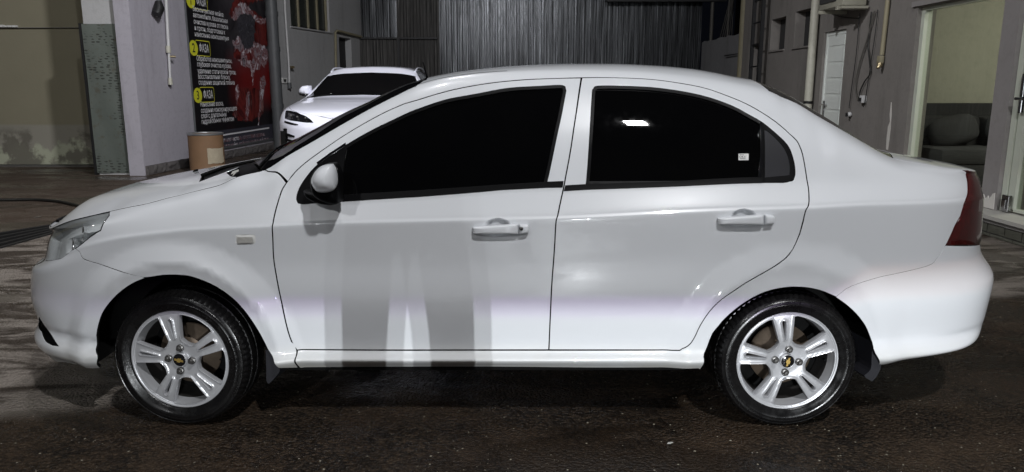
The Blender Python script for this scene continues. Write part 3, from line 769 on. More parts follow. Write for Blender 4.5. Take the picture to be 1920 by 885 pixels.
z7c, z9c, z11c = Curve1(CZ[7]), Curve1(CZ[9]), Curve1(CZ[11])
ug = np.linspace(U0, U1, 120)
CZ[8] = [(u, float(z7c(u) + (0.56 if -0.9 < u < 1.2 else 0.62) * (z9c(u) - z7c(u)))) for u in ug]
CZ[10] = [(u, float(z9c(u) + 0.82 * (z11c(u) - z9c(u)))) for u in ug]
WHEELS = {'f': (-1.355, 0.289), 'r': (1.124, 0.283)}
def sst(t): t = np.clip(t, 0, 1); return t * t * (3 - 2 * t)
def car_bumps(x, z, v):
    o = np.zeros_like(x)
    for key, A, B in (('f', 0.032, 0.010), ('r', 0.018, 0.006)):
        cx, cz = WHEELS[key]; r = np.hypot(x - cx, z - cz)
        lin = lambda t: sum(np.clip(t + d, 0, 1) for d in (-.10, -.05, 0, .05, .10)) / 5
        o += A * (1 - lin((r - 0.408) / 0.088)) - B * (1 - lin((r - 0.36) / 0.045))
    o = o * (v < 7.0) * np.clip((7.0 - v), 0, 1)
    e = np.clip((np.abs(x - .1) - 1.62) / .18, 0, 1)
    return o + e * (0.006 * np.exp(-((z - .305) / .016) ** 2) - 0.011 * np.exp(-((z - .352) / .022) ** 2))
BODY = Shell(CW, CZ, xF, xR, XA, XB, U0, U1, NF, NR, CY, None, car_bumps)

# ------------------------------------------------------------------ the white saloon: panels and parts
def build_car():
    S = BODY; MID = 11
    car = thing('white_sedan', (-0.115, CY, 0), 'white four-door saloon with dark tinted side windows, parked broadside in the foreground', 'car')
    G = 0.0034
    def pu(*pts): return S.poly(pts)
    # traced seams (photograph points on the skin)
    front_gap = [(537, 342.5), (527.5, 359), (519, 386), (512.6, 413), (511, 441), (512.3, 475), (515, 500), (523.5, 547), (536, 605), (547, 641), (557, 657)]
    front_top = [(1090, 145.8), (1044.5, 146.6), (985.7, 149), (927, 154.5), (868, 164), (824, 174.6), (780, 188), (751, 197), (714, 214), (664, 242), (627, 265.5), (590, 291.5), (565, 311), (547.5, 329)]
    b_gap = [(1029, 657), (1031.5, 600), (1035.5, 520), (1040.5, 450), (1046.5, 400), (1056.5, 353), (1071, 274.6), (1079.7, 216)]
    rear_low = [(1261, 657.5), (1278.5, 654.6), (1293, 646.5), (1303, 632), (1313, 611), (1331, 584), (1353, 562), (1378, 544.6), (1400, 530), (1447, 503), (1480, 477), (1500, 438), (1513, 391), (1517, 362)]
    rear_top = [(1513, 335), (1507, 298), (1500, 274.6), (1488, 257), (1464.6, 236), (1438, 216.5), (1400, 194.5), (1359, 177.4), (1315, 163), (1256, 152.6), (1197.5, 146.9), (1138.8, 145)]
    f_arch = [(187, 690), (182.5, 672), (179, 654), (180, 629), (187, 597), (199, 574.5), (219, 552), (246, 532), (271, 521), (306, 516.5), (338, 516.5), (361, 520), (397, 534), (426, 552), (455, 579.5), (476, 608.5), (491, 634), (502, 656), (512, 674), (521.6, 690)]
    r_arch = [(1313.5, 692.5), (1320, 669), (1330.5, 638.6), (1347.5, 611.5), (1368, 589.5), (1402, 564), (1435.6, 547.3), (1469.5, 539.7), (1503, 538.6), (1537, 544.4), (1568, 557), (1591.5, 574), (1612, 594.6), (1627, 618), (1636, 641), (1642, 662), (1648.5, 684)]
    bump_seam_f = [(140, 467.7), (152, 481), (164, 489), (194, 498.5), (239, 513.6), (271, 521)]
    bump_seam_r = [(1773, 461.3), (1759, 482.5), (1746.8, 496), (1712, 506.5), (1639, 523), (1598, 536.6), (1568, 557)]
    # ---- hood (both halves, one mesh)
    hood_edge = [(430, 329), (443.5, 332), (413, 346.2), (373, 356.6), (325, 368.5), (273.6, 382), (240, 388.5), (206.5, 395.8), (179, 402), (149, 409), ('u', -1.71, 9.0), ('u', -1.77, 8.96), ('u', -1.85, 8.78)]
    uv = S.poly([('u', -1.90, 8.72), ('u', U0 + 0.004, 8.75)] + [('u', U0 + 0.004, MID)] + [('u', UX(-1.45), MID), ('u', UX(-1.42), 10.2), ('u', UX(-1.32), 9.5), (449, 313), (424, 323.5)] + hood_edge)
    uvh = S.inset(uv, G * .35)
    c = np.abs(uv[:, 1] - MID) < 1e-6; uvh[c] = uv[c]
    g = panel_geo(S, spline_closed(uvh, 30), step=0.026, off=0.001)
    build('hood', [g, mirrored(g, CY)], M['paint'], car)
    # ---- front bumper
    intake = S.poly([(73, 593), (91, 620), (111, 649.5), (98, 648.5), (85, 641), (77, 622), (72, 604)])
    hl = [(206.5, 396.3), (199, 411), (189, 430), (184, 433.6), (160, 451), (139.5, 466.8), (114.6, 485), (85.2, 488.5)]
    bum = S.poly(hl[5:] [:1] + bump_seam_f[1:] ) if False else S.poly([(139.5, 466.8)] + bump_seam_f[1:] + f_arch[7::-1])
    uh = S.inv(85.5, 488.5); ub = S.inv(187, 690)
    tail = S.poly([('u', -1.70, 0.02), ('u', -1.9, 0.0), ('u', U0 + .004, 0.0), ('u', U0 + .004, 3.2), ('u', -1.92, 3.55), (85.5, 488.5), (114.6, 485)])
    uvb = S.inset(np.concatenate([bum, tail]), G * .25)
    gb = panel_geo(S, spline_closed(uvb, 35), [intake], step=0.024, flange=0.014, off=0.0)
    bp = build('front_bumper', [gb, mirrored(gb, CY)], M['paint'], car)
    gi = panel_geo(S, S.inset(intake, -0.004), step=0.02, flange=0, off=-0.016)
    build('lower_grille', [gi, mirrored(gi, CY)], M['plastic'], bp)
    # ---- nose behind the bumper and between the headlights: grille bar
    gsr = panel_geo(S, S.poly([('u', -1.97, 3.5), ('u', -1.863, 3.75), ('u', -1.863, 8.60), ('u', -1.90, 8.56), ('u', -1.97, 8.45)]), step=0.03, off=-0.004, flange=0.0)
    for gg in (gsr, mirrored(gsr, CY)): build('grille_surround', [gg], M['paint'], car)
    gr = panel_geo(S, S.poly([('u', U0 + .004, 3.3), ('u', -1.972, 3.55), ('u', -1.972, 8.6), ('u', U0 + .004, 8.6)]), step=0.03, off=-0.008)
    build('grille', [gr, mirrored(gr, CY)], M['plastic'], car)
    # ---- headlight: bowl, lamp cups and clear lens
    hlo = S.poly(hl + [('u', -1.86, 4.1), ('u', -1.86, 8.72), ('u', -1.77, 8.94), ('u', -1.71, 8.985), ('u', -1.655, 8.99), (179, 401.9)])
    hli = S.inset(hlo, 0.001)
    gl = panel_geo(S, spline_closed(hli, 35), step=0.02, off=0.0, flange=0.002)
    def bowl_depth(q):
        d = dist_to(q * np.array([1, S.vs]), hli * np.array([1, S.vs])); cu, cv = S.inv(135, 452)
        r = np.hypot((q[:, 0] - cu) / 0.075, (q[:, 1] - cv) * S.vs / 0.12)
        return -0.0035 - 0.036 * sst(d / 0.03) - 0.045 * np.clip(1 - r * r, 0, 1)
    gbw = panel_geo(S, spline_closed(S.inset(hlo, 0.0008), 35), step=0.010, flange=0, offf=bowl_depth)
    hb = build('headlight', [gbw], M['bowl'], car)
    build('lens', [gl], M['lens'], hb)
    gs = panel_geo(S, spline_closed(hlo, 35), [spline_closed(S.inset(hlo, 0.0018), 35)], step=0.012, off=-0.001, flange=0.002)
    build('seal', [gs], M['rubber'], hb)
    # two reflector cups in the bowl
    for (px, py, rr) in ((143, 428, 0.034), (121, 458, 0.030)):
        u, v = S.inv(px, py); p = S.P([u], [v])[0]; n = S.N([u], [v])[0]
        prof = [(0.001, 0.022)] + [(rr * math.sin(t), 0.022 - 0.028 * (1 - math.cos(t))) for t in np.linspace(0.1, 1.35, 8)] + [(rr * 1.05, -0.002)]
        V, Fc = lathe_geo(prof, 24); d = Vector((-0.80, -0.58, 0.15)).normalized(); q = Vector((0, -1, 0)).rotation_difference(d)
        base = Vector(p) - Vector(n) * 0.036
        V = [base + q @ Vector(x) for x in V]
        link('reflector', mesh_from(V, Fc, True), M['reflector'], hb)
    gm = mirrored(gbw, CY); hb2 = build('headlight', [gm], M['bowl'], car); build('lens', [mirrored(gl, CY)], M['lens'], hb2)
    # ---- front fender
    fen = S.poly([(206.5, 396), (199, 411.5), (189, 430.5), (184, 434), (160, 451.4), (140, 467.5)] + bump_seam_f[1:] + f_arch[9:] + [(560, 689.5), (556.8, 657)] + front_gap[-2::-1] + [(497, 318.3), (470, 325), (444, 332), (413.5, 346.4), (373, 356.8), (325, 368.6), (273.6, 382.2), (240, 388.7)])
    fen = S.inset(fen, G)
    mk = S.poly([(441.5, 441), (446, 439.5), (474, 439.5), (479, 442), (479.5, 455), (475, 458.3), (447, 459.3), (441.5, 456)])
    gf = panel_geo(S, spline_closed(fen, 35), [mk], step=0.022)
    fo = build('front_fender', [gf], M['paint'], car)
    mkd = mk * np.array([1, S.vs])
    gmk = panel_geo(S, S.inset(mk, 0.0012), step=0.008, flange=0.006, offf=lambda q: -0.001 + 0.006 * sst(dist_to(q * np.array([1, S.vs]), mkd) / 0.018))
    sm = build('side_marker', [gmk], M['white_print'], fo)
    gmi = panel_geo(S, S.inset(mk, 0.009), step=0.006, flange=0.0, offf=lambda q: 0.0062 + 0.001 * np.cos(q[:, 0] * 900)); build('marker_lens', [gmi], M['marker'], sm)
    # ---- body side, pillars, roof, rear quarter and sill: one pressing
    ws = [('u', u, 9.0) for u in np.linspace(-1.0, -0.40, 13)]
    rw = [('u', u, 9.0) for u in np.linspace(1.075, 1.396, 11)]
    bod = S.poly([(540, 341)] + [(497, 318.3)] + ws[1:] + [('u', -.375, 9.3), ('u', -.362, 10), ('u', -.355, MID), ('u', 1.03, MID), ('u', 1.045, 10), ('u', 1.06, 9.4)] + rw
                 + [('u', 1.44, 9.0), ('u', 1.50, 9.0), (1803, 318.3), (1812.5, 325), (1814.4, 347), (1813, 368.5), (1805.5, 390), (1792, 420)] + bump_seam_r + r_arch[9::-1] + [(1290, 691.5), (1100, 689.5), (900, 688), (700, 688), (562, 690), (557.5, 657)]
                 + [(700, 657), (900, 657), (1029, 657), (1150, 657)] + rear_low + rear_top + [(1091, 145.3)] + front_top[1:])
    c = np.abs(bod[:, 1] - MID) < 1e-6; bi = S.inset(bod, G * 0.8); bi[c] = bod[c]
    # the roof joint runs as a fine ditch along line 9
    def ditch(q):
        m = (q[:, 0] > -0.39) & (q[:, 0] < 0.25); a = np.clip((0.25 - q[:, 0]) / 0.2, 0, 1)
        return -0.005 * a * m * np.exp(-((q[:, 1] - 9.06) / 0.035) ** 2)
    gbod = panel_geo(S, spline_closed(bi, 35), step=0.022, flange=0.016)
    ug = np.concatenate([np.linspace(U0 + .004, -1.0, 60), np.linspace(-0.98, 1.05, 60), np.linspace(1.08, U1 - .004, 50)]); 
    def sk(p, u, v):
        for cx, cz in WHEELS.values():
            if math.hypot(p[0] - cx, p[2] - cz) < 0.345: return True
        return False
    far = mirrored(grid_geo(S, ug, np.linspace(0, 6.95, 40), 0.0, sk), CY)
    roof_far = mirrored(panel_geo(S, S.poly(ws + [('u', -.375, 9.3), ('u', -.362, 10), ('u', -.355, MID), ('u', 1.03, MID), ('u', 1.045, 10), ('u', 1.06, 9.4)] + rw + [('u', 1.5, 9.0), ('u', 1.5, 7.0), ('u', 1.2, 7.0), ('u', 1.0, 8.7), ('u', 0.3, 8.75), ('u', -.3, 8.7), ('u', -1.0, 7.0)]), step=0.04), CY)
    far_q = mirrored(panel_geo(S, S.poly([('u', 1.395, 9.0), ('u', 1.50, 9.03), ('u', 1.575, 9.01), ('u', 1.66, 8.88), ('u', 1.80, 8.58), ('u', 1.80, 6.9), ('u', 1.395, 6.9)]), step=0.04, flange=0, off=-.0006), CY)
    far_f = mirrored(panel_geo(S, S.poly([('u', -1.0, 8.98), ('u', -1.4, 8.99), ('u', -1.66, 8.99), ('u', -1.86, 8.75), ('u', -1.86, 6.9), ('u', -1.0, 6.9)]), step=0.04, flange=0, off=-.0006), CY)
    body = build('body', [gbod, far, roof_far, far_q, far_f], M['paint'], car)
    dt = S.poly([('u', u, 9.10 - .05 * (u + .39)) for u in np.linspace(-.385, -.02, 9)] + [('u', u, 9.075 - .05 * (u + .39)) for u in np.linspace(-.02, -.385, 9)])
    build('roof_ditch', [panel_geo(S, dt, step=.02, off=.0008, flange=0)], M['rubber'], body)
    # far side glass
    gfg = mirrored(grid_geo(S, np.linspace(-1.0, 1.15, 40), np.linspace(6.9, 8.85, 12), -0.006), CY)
    build('far_side_glass', [gfg], M['tint'], car)
    # ---- windscreen, cowl, rear window
    wsg = S.poly([('u', u, 9.03) for u in np.linspace(-1.015, -0.40, 12)] + [('u', -.383, 9.3), ('u', -.370, 10), ('u', -.363, MID), ('u', -1.20, MID), ('u', -1.14, 10), ('u', -1.06, 9.4)])
    gw = panel_geo(S, wsg, step=0.03, off=-0.002, flange=0.004); build('windscreen', [gw, mirrored(gw, CY)], M['wind'], car)
    cw = S.poly([('u', -1.21, MID), ('u', -1.15, 10), ('u', -1.07, 9.42), ('u', -1.02, 9.06), (470, 326.5), (444.5, 331.3), (430, 328.6), (424.5, 323.6), (449, 313.2), ('u', UX(-1.315), 9.5), ('u', UX(-1.41), 10.2), ('u', UX(-1.44), MID)])
    gc = panel_geo(S, cw, step=0.03, off=-0.018, flange=0.0); cowl = build('cowl', [gc, mirrored(gc, CY)], M['plastic'], car)
    rwg = S.poly([('u', u, 9.03) for u in np.linspace(1.08, 1.396, 12)] + [('u', 1.408, 9.3), ('u', 1.445, 10), ('u', 1.465, MID), ('u', 1.038, MID), ('u', 1.052, 10), ('u', 1.066, 9.4)])
    grw = panel_geo(S, rwg, step=0.03, off=-0.002, flange=0.006); build('rear_window', [grw, mirrored(grw, CY)], M['wind'], car)
    # ---- trunk lid and tail panel
    tl = S.poly([('u', 1.468, MID), ('u', 1.448, 10), ('u', 1.411, 9.3), ('u', 1.401, 9.04), ('u', 1.50, 9.05), ('u', 1.575, 9.03), ('u', 1.66, 8.9), ('u', 1.80, 8.6), ('u', 1.80, 4.15), ('u', U1 - .004, 4.15), ('u', U1 - .004, MID)])
    gt = panel_geo(S, tl, step=0.03, off=-0.001); build('trunk_lid', [gt, mirrored(gt, CY)], M['paint'], car)
    # ---- tail lamp
    tp = S.poly([(1803.5, 318.3), (1814, 325), (1815.6, 347), (1814.2, 368.7), (1806.8, 390.4), (1793.3, 420.4), (1774.3, 461), (1808, 460), (1838, 456.5), ('u', 1.79, 4.15), ('u', 1.79, 8.55), ('u', 1.66, 8.85)])
    tp = S.inset(tp, 0.002); ts = tp * np.array([1, S.vs])
    g1 = panel_geo(S, spline_closed(tp, 40), step=0.014, flange=0.012, offf=lambda q: 0.006 * sst(dist_to(q * np.array([1, S.vs]), ts) / 0.012))
    tlm = build('tail_lamp', [g1], M['red'], car)
    rv = S.poly([(1834, 375), (1842, 374), ('u', 1.72, 6.0), ('u', 1.72, 5.3), (1841.5, 396), (1832, 396)])
    g2 = panel_geo(S, rv, step=0.01, flange=0.002, off=0.0068); build('reversing_lens', [g2], M['clear_grey'], tlm)
    build('tail_lamp', [mirrored(g1, CY)], M['red'], car)
    # ---- rear bumper
    rbm = S.poly(bump_seam_r + r_arch[11:] + [(1652, 683.4), (1700, 674), ('u', 1.55, 0.0), ('u', U1 - .004, 0.0), ('u', U1 - .004, 4.0), ('u', 1.80, 4.0), (1838, 458.5), (1808, 461.8)])
    g3 = panel_geo(S, spline_closed(S.inset(rbm, G * .1), 35), step=0.022, flange=0.014); build('rear_bumper', [g3, mirrored(g3, CY)], M['paint'], car)
    # ---- dark inner shell added behind the gaps for shade; floor and wheel housings
    def skn(p, u, v):
        for cx, cz in WHEELS.values():
            if math.hypot(p[0] - cx, p[2] - cz) < 0.40: return True
        return p[2] < 0.27 or (u < -1.5 and v > 3.6) or (u > 1.35 and v > 6.5)
    lin = grid_geo(S, ug, np.concatenate([np.linspace(0.2, 8.9, 56)]), -0.046, skn)
    build('inner_shell', [lin, mirrored(lin, CY)], M['black_gap'], car)
    bm = bmesh.new()
    for lo, hi in (((-0.93, 0.05, 0.225), (0.72, 2 * CY - 0.05, 0.25)), ((-1.95, 0.33, 0.225), (-0.9, 2 * CY - 0.33, 0.25)), ((0.70, 0.33, 0.25), (1.95, 2 * CY - 0.33, 0.275)), ((-0.98, 0.045, 0.25), (-0.95, 2 * CY - .045, 0.8)), ((0.72, 0.06, 0.26), (0.75, 2 * CY - .06, 0.7))): bm_box(bm, lo, hi)
    from_bm('floor_pan', bm, M['black_gap'], car)
    def housing(cx, cz, side):
        prof = [(0.372, 0.045), (0.380, 0.07), (0.380, 0.30), (0.10, 0.305)]; V = []; Fc = []; n = 30; m = len(prof)
        for k in range(n + 1):
            a = R(-6) + R(192) * k / n
            for r, y in prof:
                yy = y - 0.005; V.append((cx + r * math.cos(a), yy if side < 0 else 2 * CY - yy, cz + r * math.sin(a)))
        for k in range(n):
            for j in range(m - 1): Fc.append((k * m + j, k * m + j + 1, (k + 1) * m + j + 1, (k + 1) * m + j))
        return mesh_from(V, Fc, True)
    for key in ('f', 'r'):
        for sd in (-1, 1): link('wheel_housing', housing(*WHEELS[key], sd), M['black_gap'], car)
    # pale unpainted inner lip at the back of the rear arch
    cx, cz = WHEELS['r']; V = []; Fc = []
    for k in range(9):
        a = R(84) - R(34) * k / 8
        for r, y in ((0.372, 0.004), (0.366 - 0.004 * k, 0.075)): V.append((cx + r * math.cos(a), y, cz + r * math.sin(a)))
    for k in range(8): Fc.append((2 * k, 2 * k + 1, 2 * k + 3, 2 * k + 2))
    link('arch_lip', mesh_from(V, Fc, True), M['plaster_white'], car)
    return car, S, dict(front_gap=front_gap, front_top=front_top, b_gap=b_gap, rear_low=rear_low, rear_top=rear_top)

def build_doors(car, S, T):
    G = 0.0034
    def strip(name, pts_top, pts_bot, mat, par, off, step=0.012, flange=0.008):
        uv = S.poly(list(pts_top) + list(pts_bot)[::-1]); g = panel_geo(S, uv, step=step, off=off, flange=flange); return build(name, [g], mat, par)
    # ---------- outlines
    fd = S.inset(S.poly(T['front_gap'] + [(700, 657), (900, 657)] + T['b_gap'] + [(1090, 145.8)] + T['front_top'][1:]), G)
    rd = S.inset(S.poly([(1029, 657), (1150, 657)] + T['rear_low'] + T['rear_top'] + [(1091, 145.5)] + T['b_gap'][:0:-1]), G)
    fw = S.poly([(554.8, 374), (558, 381.5), (570, 383.5), (600, 380.5), (636, 377.5), (780, 368.6), (940, 355.5), (1024, 350.4), (1035.7, 301), (1050, 233), (1062.5, 170), (1060.5, 161.5), (1050, 158.7), (1015, 160.5), (956, 164), (897.5, 174.4), (840, 185), (788.6, 201.5), (739, 223), (689, 247.5), (648.5, 271), (617, 291), (590, 312), (568, 339), (557.5, 359)])
    rwn = S.poly([(1097.6, 347), (1103.5, 271.6), (1109, 177.6), (1112, 166), (1121, 160.3), (1168, 160.3), (1227, 163.5), (1285.7, 171.7), (1330, 182), (1374, 198), (1403, 213.4), (1431, 229.5), (1458.8, 252.5), (1476.4, 270), (1485, 286), (1490.5, 307), (1491.7, 327.5), (1489, 337.5), (1480, 341), (1429, 343.5)])
    dx, dy = -461, 17.5
    cup = [(1348, 421.5), (1347, 413), (1349, 408.5), (1369, 406.5), (1374, 397.5), (1385, 392), (1396.5, 390.6), (1408, 393.3), (1418, 401), (1420, 404), (1452, 405), (1453, 416), (1451, 420.7), (1430, 428), (1410, 433.7), (1394, 435.6), (1379.5, 435), (1358, 427.5)]
    for nm, outl, win, ox, oy in (('front_door', fd, fw, dx, dy), ('rear_door', rd, rwn, 0, 0)):
        cu = S.poly([(x + ox, y + oy) for x, y in cup]); cus = spline_closed(cu, 45)
        cq = cus.mean(0)
        g = panel_geo(S, spline_closed(outl, 35), [spline_closed(win, 45), cus], step=0.022, flange=0.014)
        door = build(nm, [g], M['paint'], car)
        cs = cus * np.array([1, S.vs])
        gcup = panel_geo(S, cus, step=0.006, flange=0, offf=lambda q: -0.021 * sst(dist_to(q * np.array([1, S.vs]), cs) / 0.026))
        build('handle_cup', [gcup], M['paint'], door)
        # handle bar and end cap, standing off the skin
        def off2(px, py): p = S.P(*[[a] for a in S.inv(px + ox, py + oy)])[0]; return p
        bar = [(1347.5, 413), (1350, 409.2), (1380, 406.3), (1419, 403.8), (1433.2, 403.4), (1433.2, 421.4), (1419, 421.8), (1390, 422), (1352, 421.3), (1348, 418)]
        end = [(1434.6, 403.4), (1449, 404.2), (1452.5, 406.5), (1453, 415), (1451.5, 419.6), (1447, 420.6), (1434.6, 421.3)]
        yb = off2(1400, 412)[1]
        hp = [(atY(x + ox, y + oy, yb - 0.018)[0], atY(x + ox, y + oy, yb - 0.018)[2]) for x, y in bar]
        dome('door_handle', hp, yb - 0.010, 0.016, M['paint'], door, back=0.012, rings=6, power=3.2, deg=60)
        ep = [(atY(x + ox, y + oy, yb - 0.016)[0], atY(x + ox, y + oy, yb - 0.016)[2]) for x, y in end]
        dome('handle_end_cap', ep, yb - 0.008, 0.015, M['paint'], door, back=0.014, rings=6, power=3.2, deg=60)
        if nm == 'front_door':
            kx, kz = atY(977.5, 429, yb - 0.024)[[0, 2]]
            V, Fc = lathe_geo([(0.0005, -0.0015), (0.0068, -0.0015), (0.0078, 0.002), (0.008, 0.01)], 20); V = [(kx + a, yb - 0.0232 + b, kz + c) for a, b, c in V]
            V2 = [(kx - .001, yb - 0.0262, kz - .005), (kx + .001, yb - 0.0262, kz - .005), (kx + .001, yb - .0262, kz + .005), (kx - .001, yb - .0262, kz + .005)]
            me = mesh_from(V + V2, Fc + [(len(V), len(V) + 1, len(V) + 2, len(V) + 3)], True, 'm', [0] * len(Fc) + [1]); link('lock', me, [M['nut'], M['black_gap']], door)
        # rubber surround, glass
        inn = S.inset(win, 0.014)
        ws_ = spline_closed(S.inset(win, 0.0012), 45); wi = spline_closed(inn, 45)
        gs = panel_geo(S, ws_, [wi], step=0.012, off=-0.001, flange=0.012, offf=lambda q: 0.0016 * np.sin(np.clip(dist_to(q * np.array([1, S.vs]), wi * np.array([1, S.vs])) / 0.013, 0, 1) * math.pi))
        build('window_seal', [gs], M['rubber'], door)
        gg = panel_geo(S, spline_closed(S.inset(win, 0.010), 45), step=0.03, off=-0.0075, flange=0)
        gl = build('window_glass', [gg], M['tint'], door)
        if nm == 'front_door':
            sail = S.poly([(556.5, 372.5), (559.5, 380), (570, 382), (600, 379), (637, 376), (640.5, 350), (649, 272.5), (618, 292.5), (591.5, 313.5), (570, 340), (559.5, 359)])
            gsl = panel_geo(S, spline_closed(sail, 40), step=0.012, off=0.002, flange=0.012); build('mirror_sail', [gsl], M['plastic'], door)
            strip('belt_moulding', [(637, 366.5), (780, 357.8), (940, 346.3), (1025, 341.3), (1056.3, 340)], [(637, 378), (780, 369), (940, 356), (1024, 351.6), (1054.6, 351.2)], M['rubber'], door, 0.004)
            # bright bead up the leading edge
            strip('window_bead', [(594, 305), (618, 287.5), (648, 268)], [(596.5, 309), (619, 291.5), (649, 272.5)], M['chrome'], door, 0.003, flange=0.003)
        else:
            strip('belt_moulding', [(1060, 348), (1097, 346), (1250, 341), (1429, 332.5)], [(1057.4, 358), (1097, 355.5), (1250, 350), (1429, 343)], M['rubber'], door, 0.004)
            q = S.poly([(1433, 243), (1440, 246), (1457.5, 262), (1470, 277), (1478, 294), (1481.5, 312), (1481, 325), (1477, 329), (1434, 333)])
            quarter = S.poly([(1426.5, 229), (1432, 231), (1458.2, 254), (1475.5, 271), (1483.8, 286.5), (1489.2, 307.3), (1490.3, 327.5), (1488, 336), (1480, 339.6), (1427.5, 342.5)])
            gq = panel_geo(S, spline_closed(quarter, 40), [spline_closed(q, 40)], step=0.010, off=0.0, flange=0.012, offf=lambda z: 0.001 * sst(dist_to(z * np.array([1, S.vs]), q * np.array([1, S.vs])) / 0.012))
            build('quarter_trim', [gq], M['plastic'], door)
            gq2 = panel_geo(S, spline_closed(S.inset(q, -0.002), 40), step=0.012, off=-0.002, flange=0); build('quarter_panel', [gq2], M['grey_plastic'], door)
            # chrome-bright division bar
            strip('division_bar', [(1424.5, 228), (1425.5, 300), (1421, 334)], [(1428, 230), (1429.5, 300), (1427, 334)], M['gloss_black'], door, 0.004, flange=0.008)
            # sticker on the glass
            st = S.poly([(1385.5, 287.2), (1404, 287.2), (1404.6, 288), (1404.6, 299.5), (1386.4, 299.8), (1385.5, 299)])
            gst = panel_geo(S, st, step=0.012, off=-0.0062, flange=0.0); stk = build('glass_sticker', [gst], M['white_print'], door)
    return fd

def sticker_print(car, S):
    pass

# ------------------------------------------------------------------ wheels
class Flat:
    vs = 1.0
    def P(s, u, v, off=0.0):
        u = np.atleast_1d(np.asarray(u, float)); v = np.atleast_1d(np.asarray(v, float)); return np.stack([u, np.zeros_like(u), v], 1)
    def N(s, u, v):
        u = np.atleast_1d(np.asarray(u, float)); return np.tile(np.array([[0., -1., 0.]]), (len(u), 1))
FLAT = Flat()
SPOKES = [100, 28, -44, -116, 172]
def pol(r, a): return (r * math.cos(a), r * math.sin(a))
def make_wheel(car, loc, steer, twist, cap_twist, letters=False):
    """alloy wheel: the barrel is the part, tyre, spokes, cap, nuts and disc sit on it"""
    T = Matrix.Translation(loc) @ Matrix.Rotation(steer, 4, 'Z') @ Matrix.Rotation(-R(twist), 4, 'Y')
    def put(name, me, mat, par): me.transform(T); return link(name, me, mat, par)
    prof = [(0.2005, 0.004), (0.2065, -0.0015), (0.2085, 0.0005), (0.2085, 0.006), (0.200, 0.012)]
    inner = [(0.2005, 0.004), (0.1965, 0.003), (0.1935, 0.008), (0.188, 0.030), (0.1835, 0.048), (0.180, 0.060), (0.176, 0.17), (0.16, 0.18)]
    V, Fc = lathe_geo(inner, 72); wheel = put('wheel', mesh_from(V, Fc, True, 'm', [0 if i % 7 < 4 else 1 for i in range(len(Fc))]), [M['alloy'], M['alloy_dark']], car)
    V, Fc = lathe_geo(prof, 72); me = fix_normals(mesh_from(V, Fc, True)); put('rim_lip', me, M['alloy'], wheel)
    holes = []
    for k, a in enumerate(SPOKES):
        b = R(a - 36)
        half = lambda r: math.asin(min(1, (0.0235 + (r - 0.075) * 0.175) / r))
        pts = []
        for r in (0.190, 0.165, 0.135, 0.105, 0.088): pts.append((r, R(36) - half(r)))
        w_ = [pol(r, b + t) for r, t in pts] + [pol(0.0775, b + R(7)), pol(0.0775, b - R(7))] + [pol(r, b - t) for r, t in pts[::-1]] + [pol(0.1935, b + t) for t in np.linspace(-0.33, 0.33, 7)]
        holes.append(np.array(w_))
        c = R(a); d = np.array([math.cos(c), math.sin(c)]); n = np.array([-d[1], d[0]])
        sl = [d * r + n * s for r, s in ((0.090, 0.0026), (0.13, 0.0060), (0.168, 0.0088), (0.174, 0.004), (0.174, -0.004), (0.168, -0.0088), (0.13, -0.0060), (0.090, -0.0026))]
        holes.append(np.array(sl))
    outer = np.array([pol(0.1965, t) for t in np.linspace(0, 2 * math.pi, 96, endpoint=False)])
    hs = [spline_closed(h, 40, 3, 1.0) for h in holes]
    def hgt(q):
        r = np.hypot(q[:, 0], q[:, 1]); h = np.interp(r, [0, .03, .055, .075, .10, .15, .185, .197], [-.004, -.003, -.002, .001, .003, .0035, .002, .0])
        dw = np.full(len(q), 1.0); dsl = np.full(len(q), 1.0)
        for i, x in enumerate(hs):
            if i % 2 == 0: dw = np.minimum(dw, dist_to(q, x))
            else: dsl = np.minimum(dsl, dist_to(q, x))
        h = h + 0.006 * (1 - np.clip(dw / 0.0045, 0, 1)) + 0.006 * (1 - np.clip(dsl / 0.005, 0, 1)) 
        return h - 0.006
    g = panel_geo(FLAT, outer, hs, step=0.0060, flange=0.026, offf=hgt)
    me = mesh_from(g[0], orient(*g[:3]), True); me.set_sharp_from_angle(angle=R(62)); put('spokes', me, M['alloy'], wheel)
    # hub cap with a gold cross-bar emblem
    V, Fc = lathe_geo([(0.0305, 0.008), (0.0300, -0.0035), (0.0285, -0.0050), (0.0268, -0.0045)], 40); V2, F2 = lathe_geo([(0.0268, -0.0040), (0.020, -0.0062), (0.010, -0.0074), (0.0003, -0.0078)], 40)
    cap = put('hub_cap', mesh_from(V + V2, Fc + [tuple(i + len(V) for i in f) for f in F2], True, 'm', [0] * len(Fc) + [1] * len(F2)), [M['alloy'], M['gloss_black']], wheel)
    e = [(-.0175, -.0035), (-.0060, -.0035), (-.0085, -.0080), (.0055, -.0080), (.0068, -.0035), (.0185, -.0035), (.0165, .0035), (.0068, .0035), (.0085, .0080), (-.0055, .0080), (-.0072, .0035), (-.0195, .0035)]
    ca, sa = math.cos(R(cap_twist)), math.sin(R(cap_twist)); e = [(x * ca - z * sa, x * sa + z * ca) for x, z in e]
    n = len(e); V = [(x, -0.0105, z) for x, z in e] + [(x, -0.005, z) for x, z in e]; Fc = [tuple(range(n))] + [(i, (i + 1) % n, n + (i + 1) % n, n + i) for i in range(n)]
    put('emblem', fix_normals(mesh_from(V, Fc)), M['gold'], wheel)
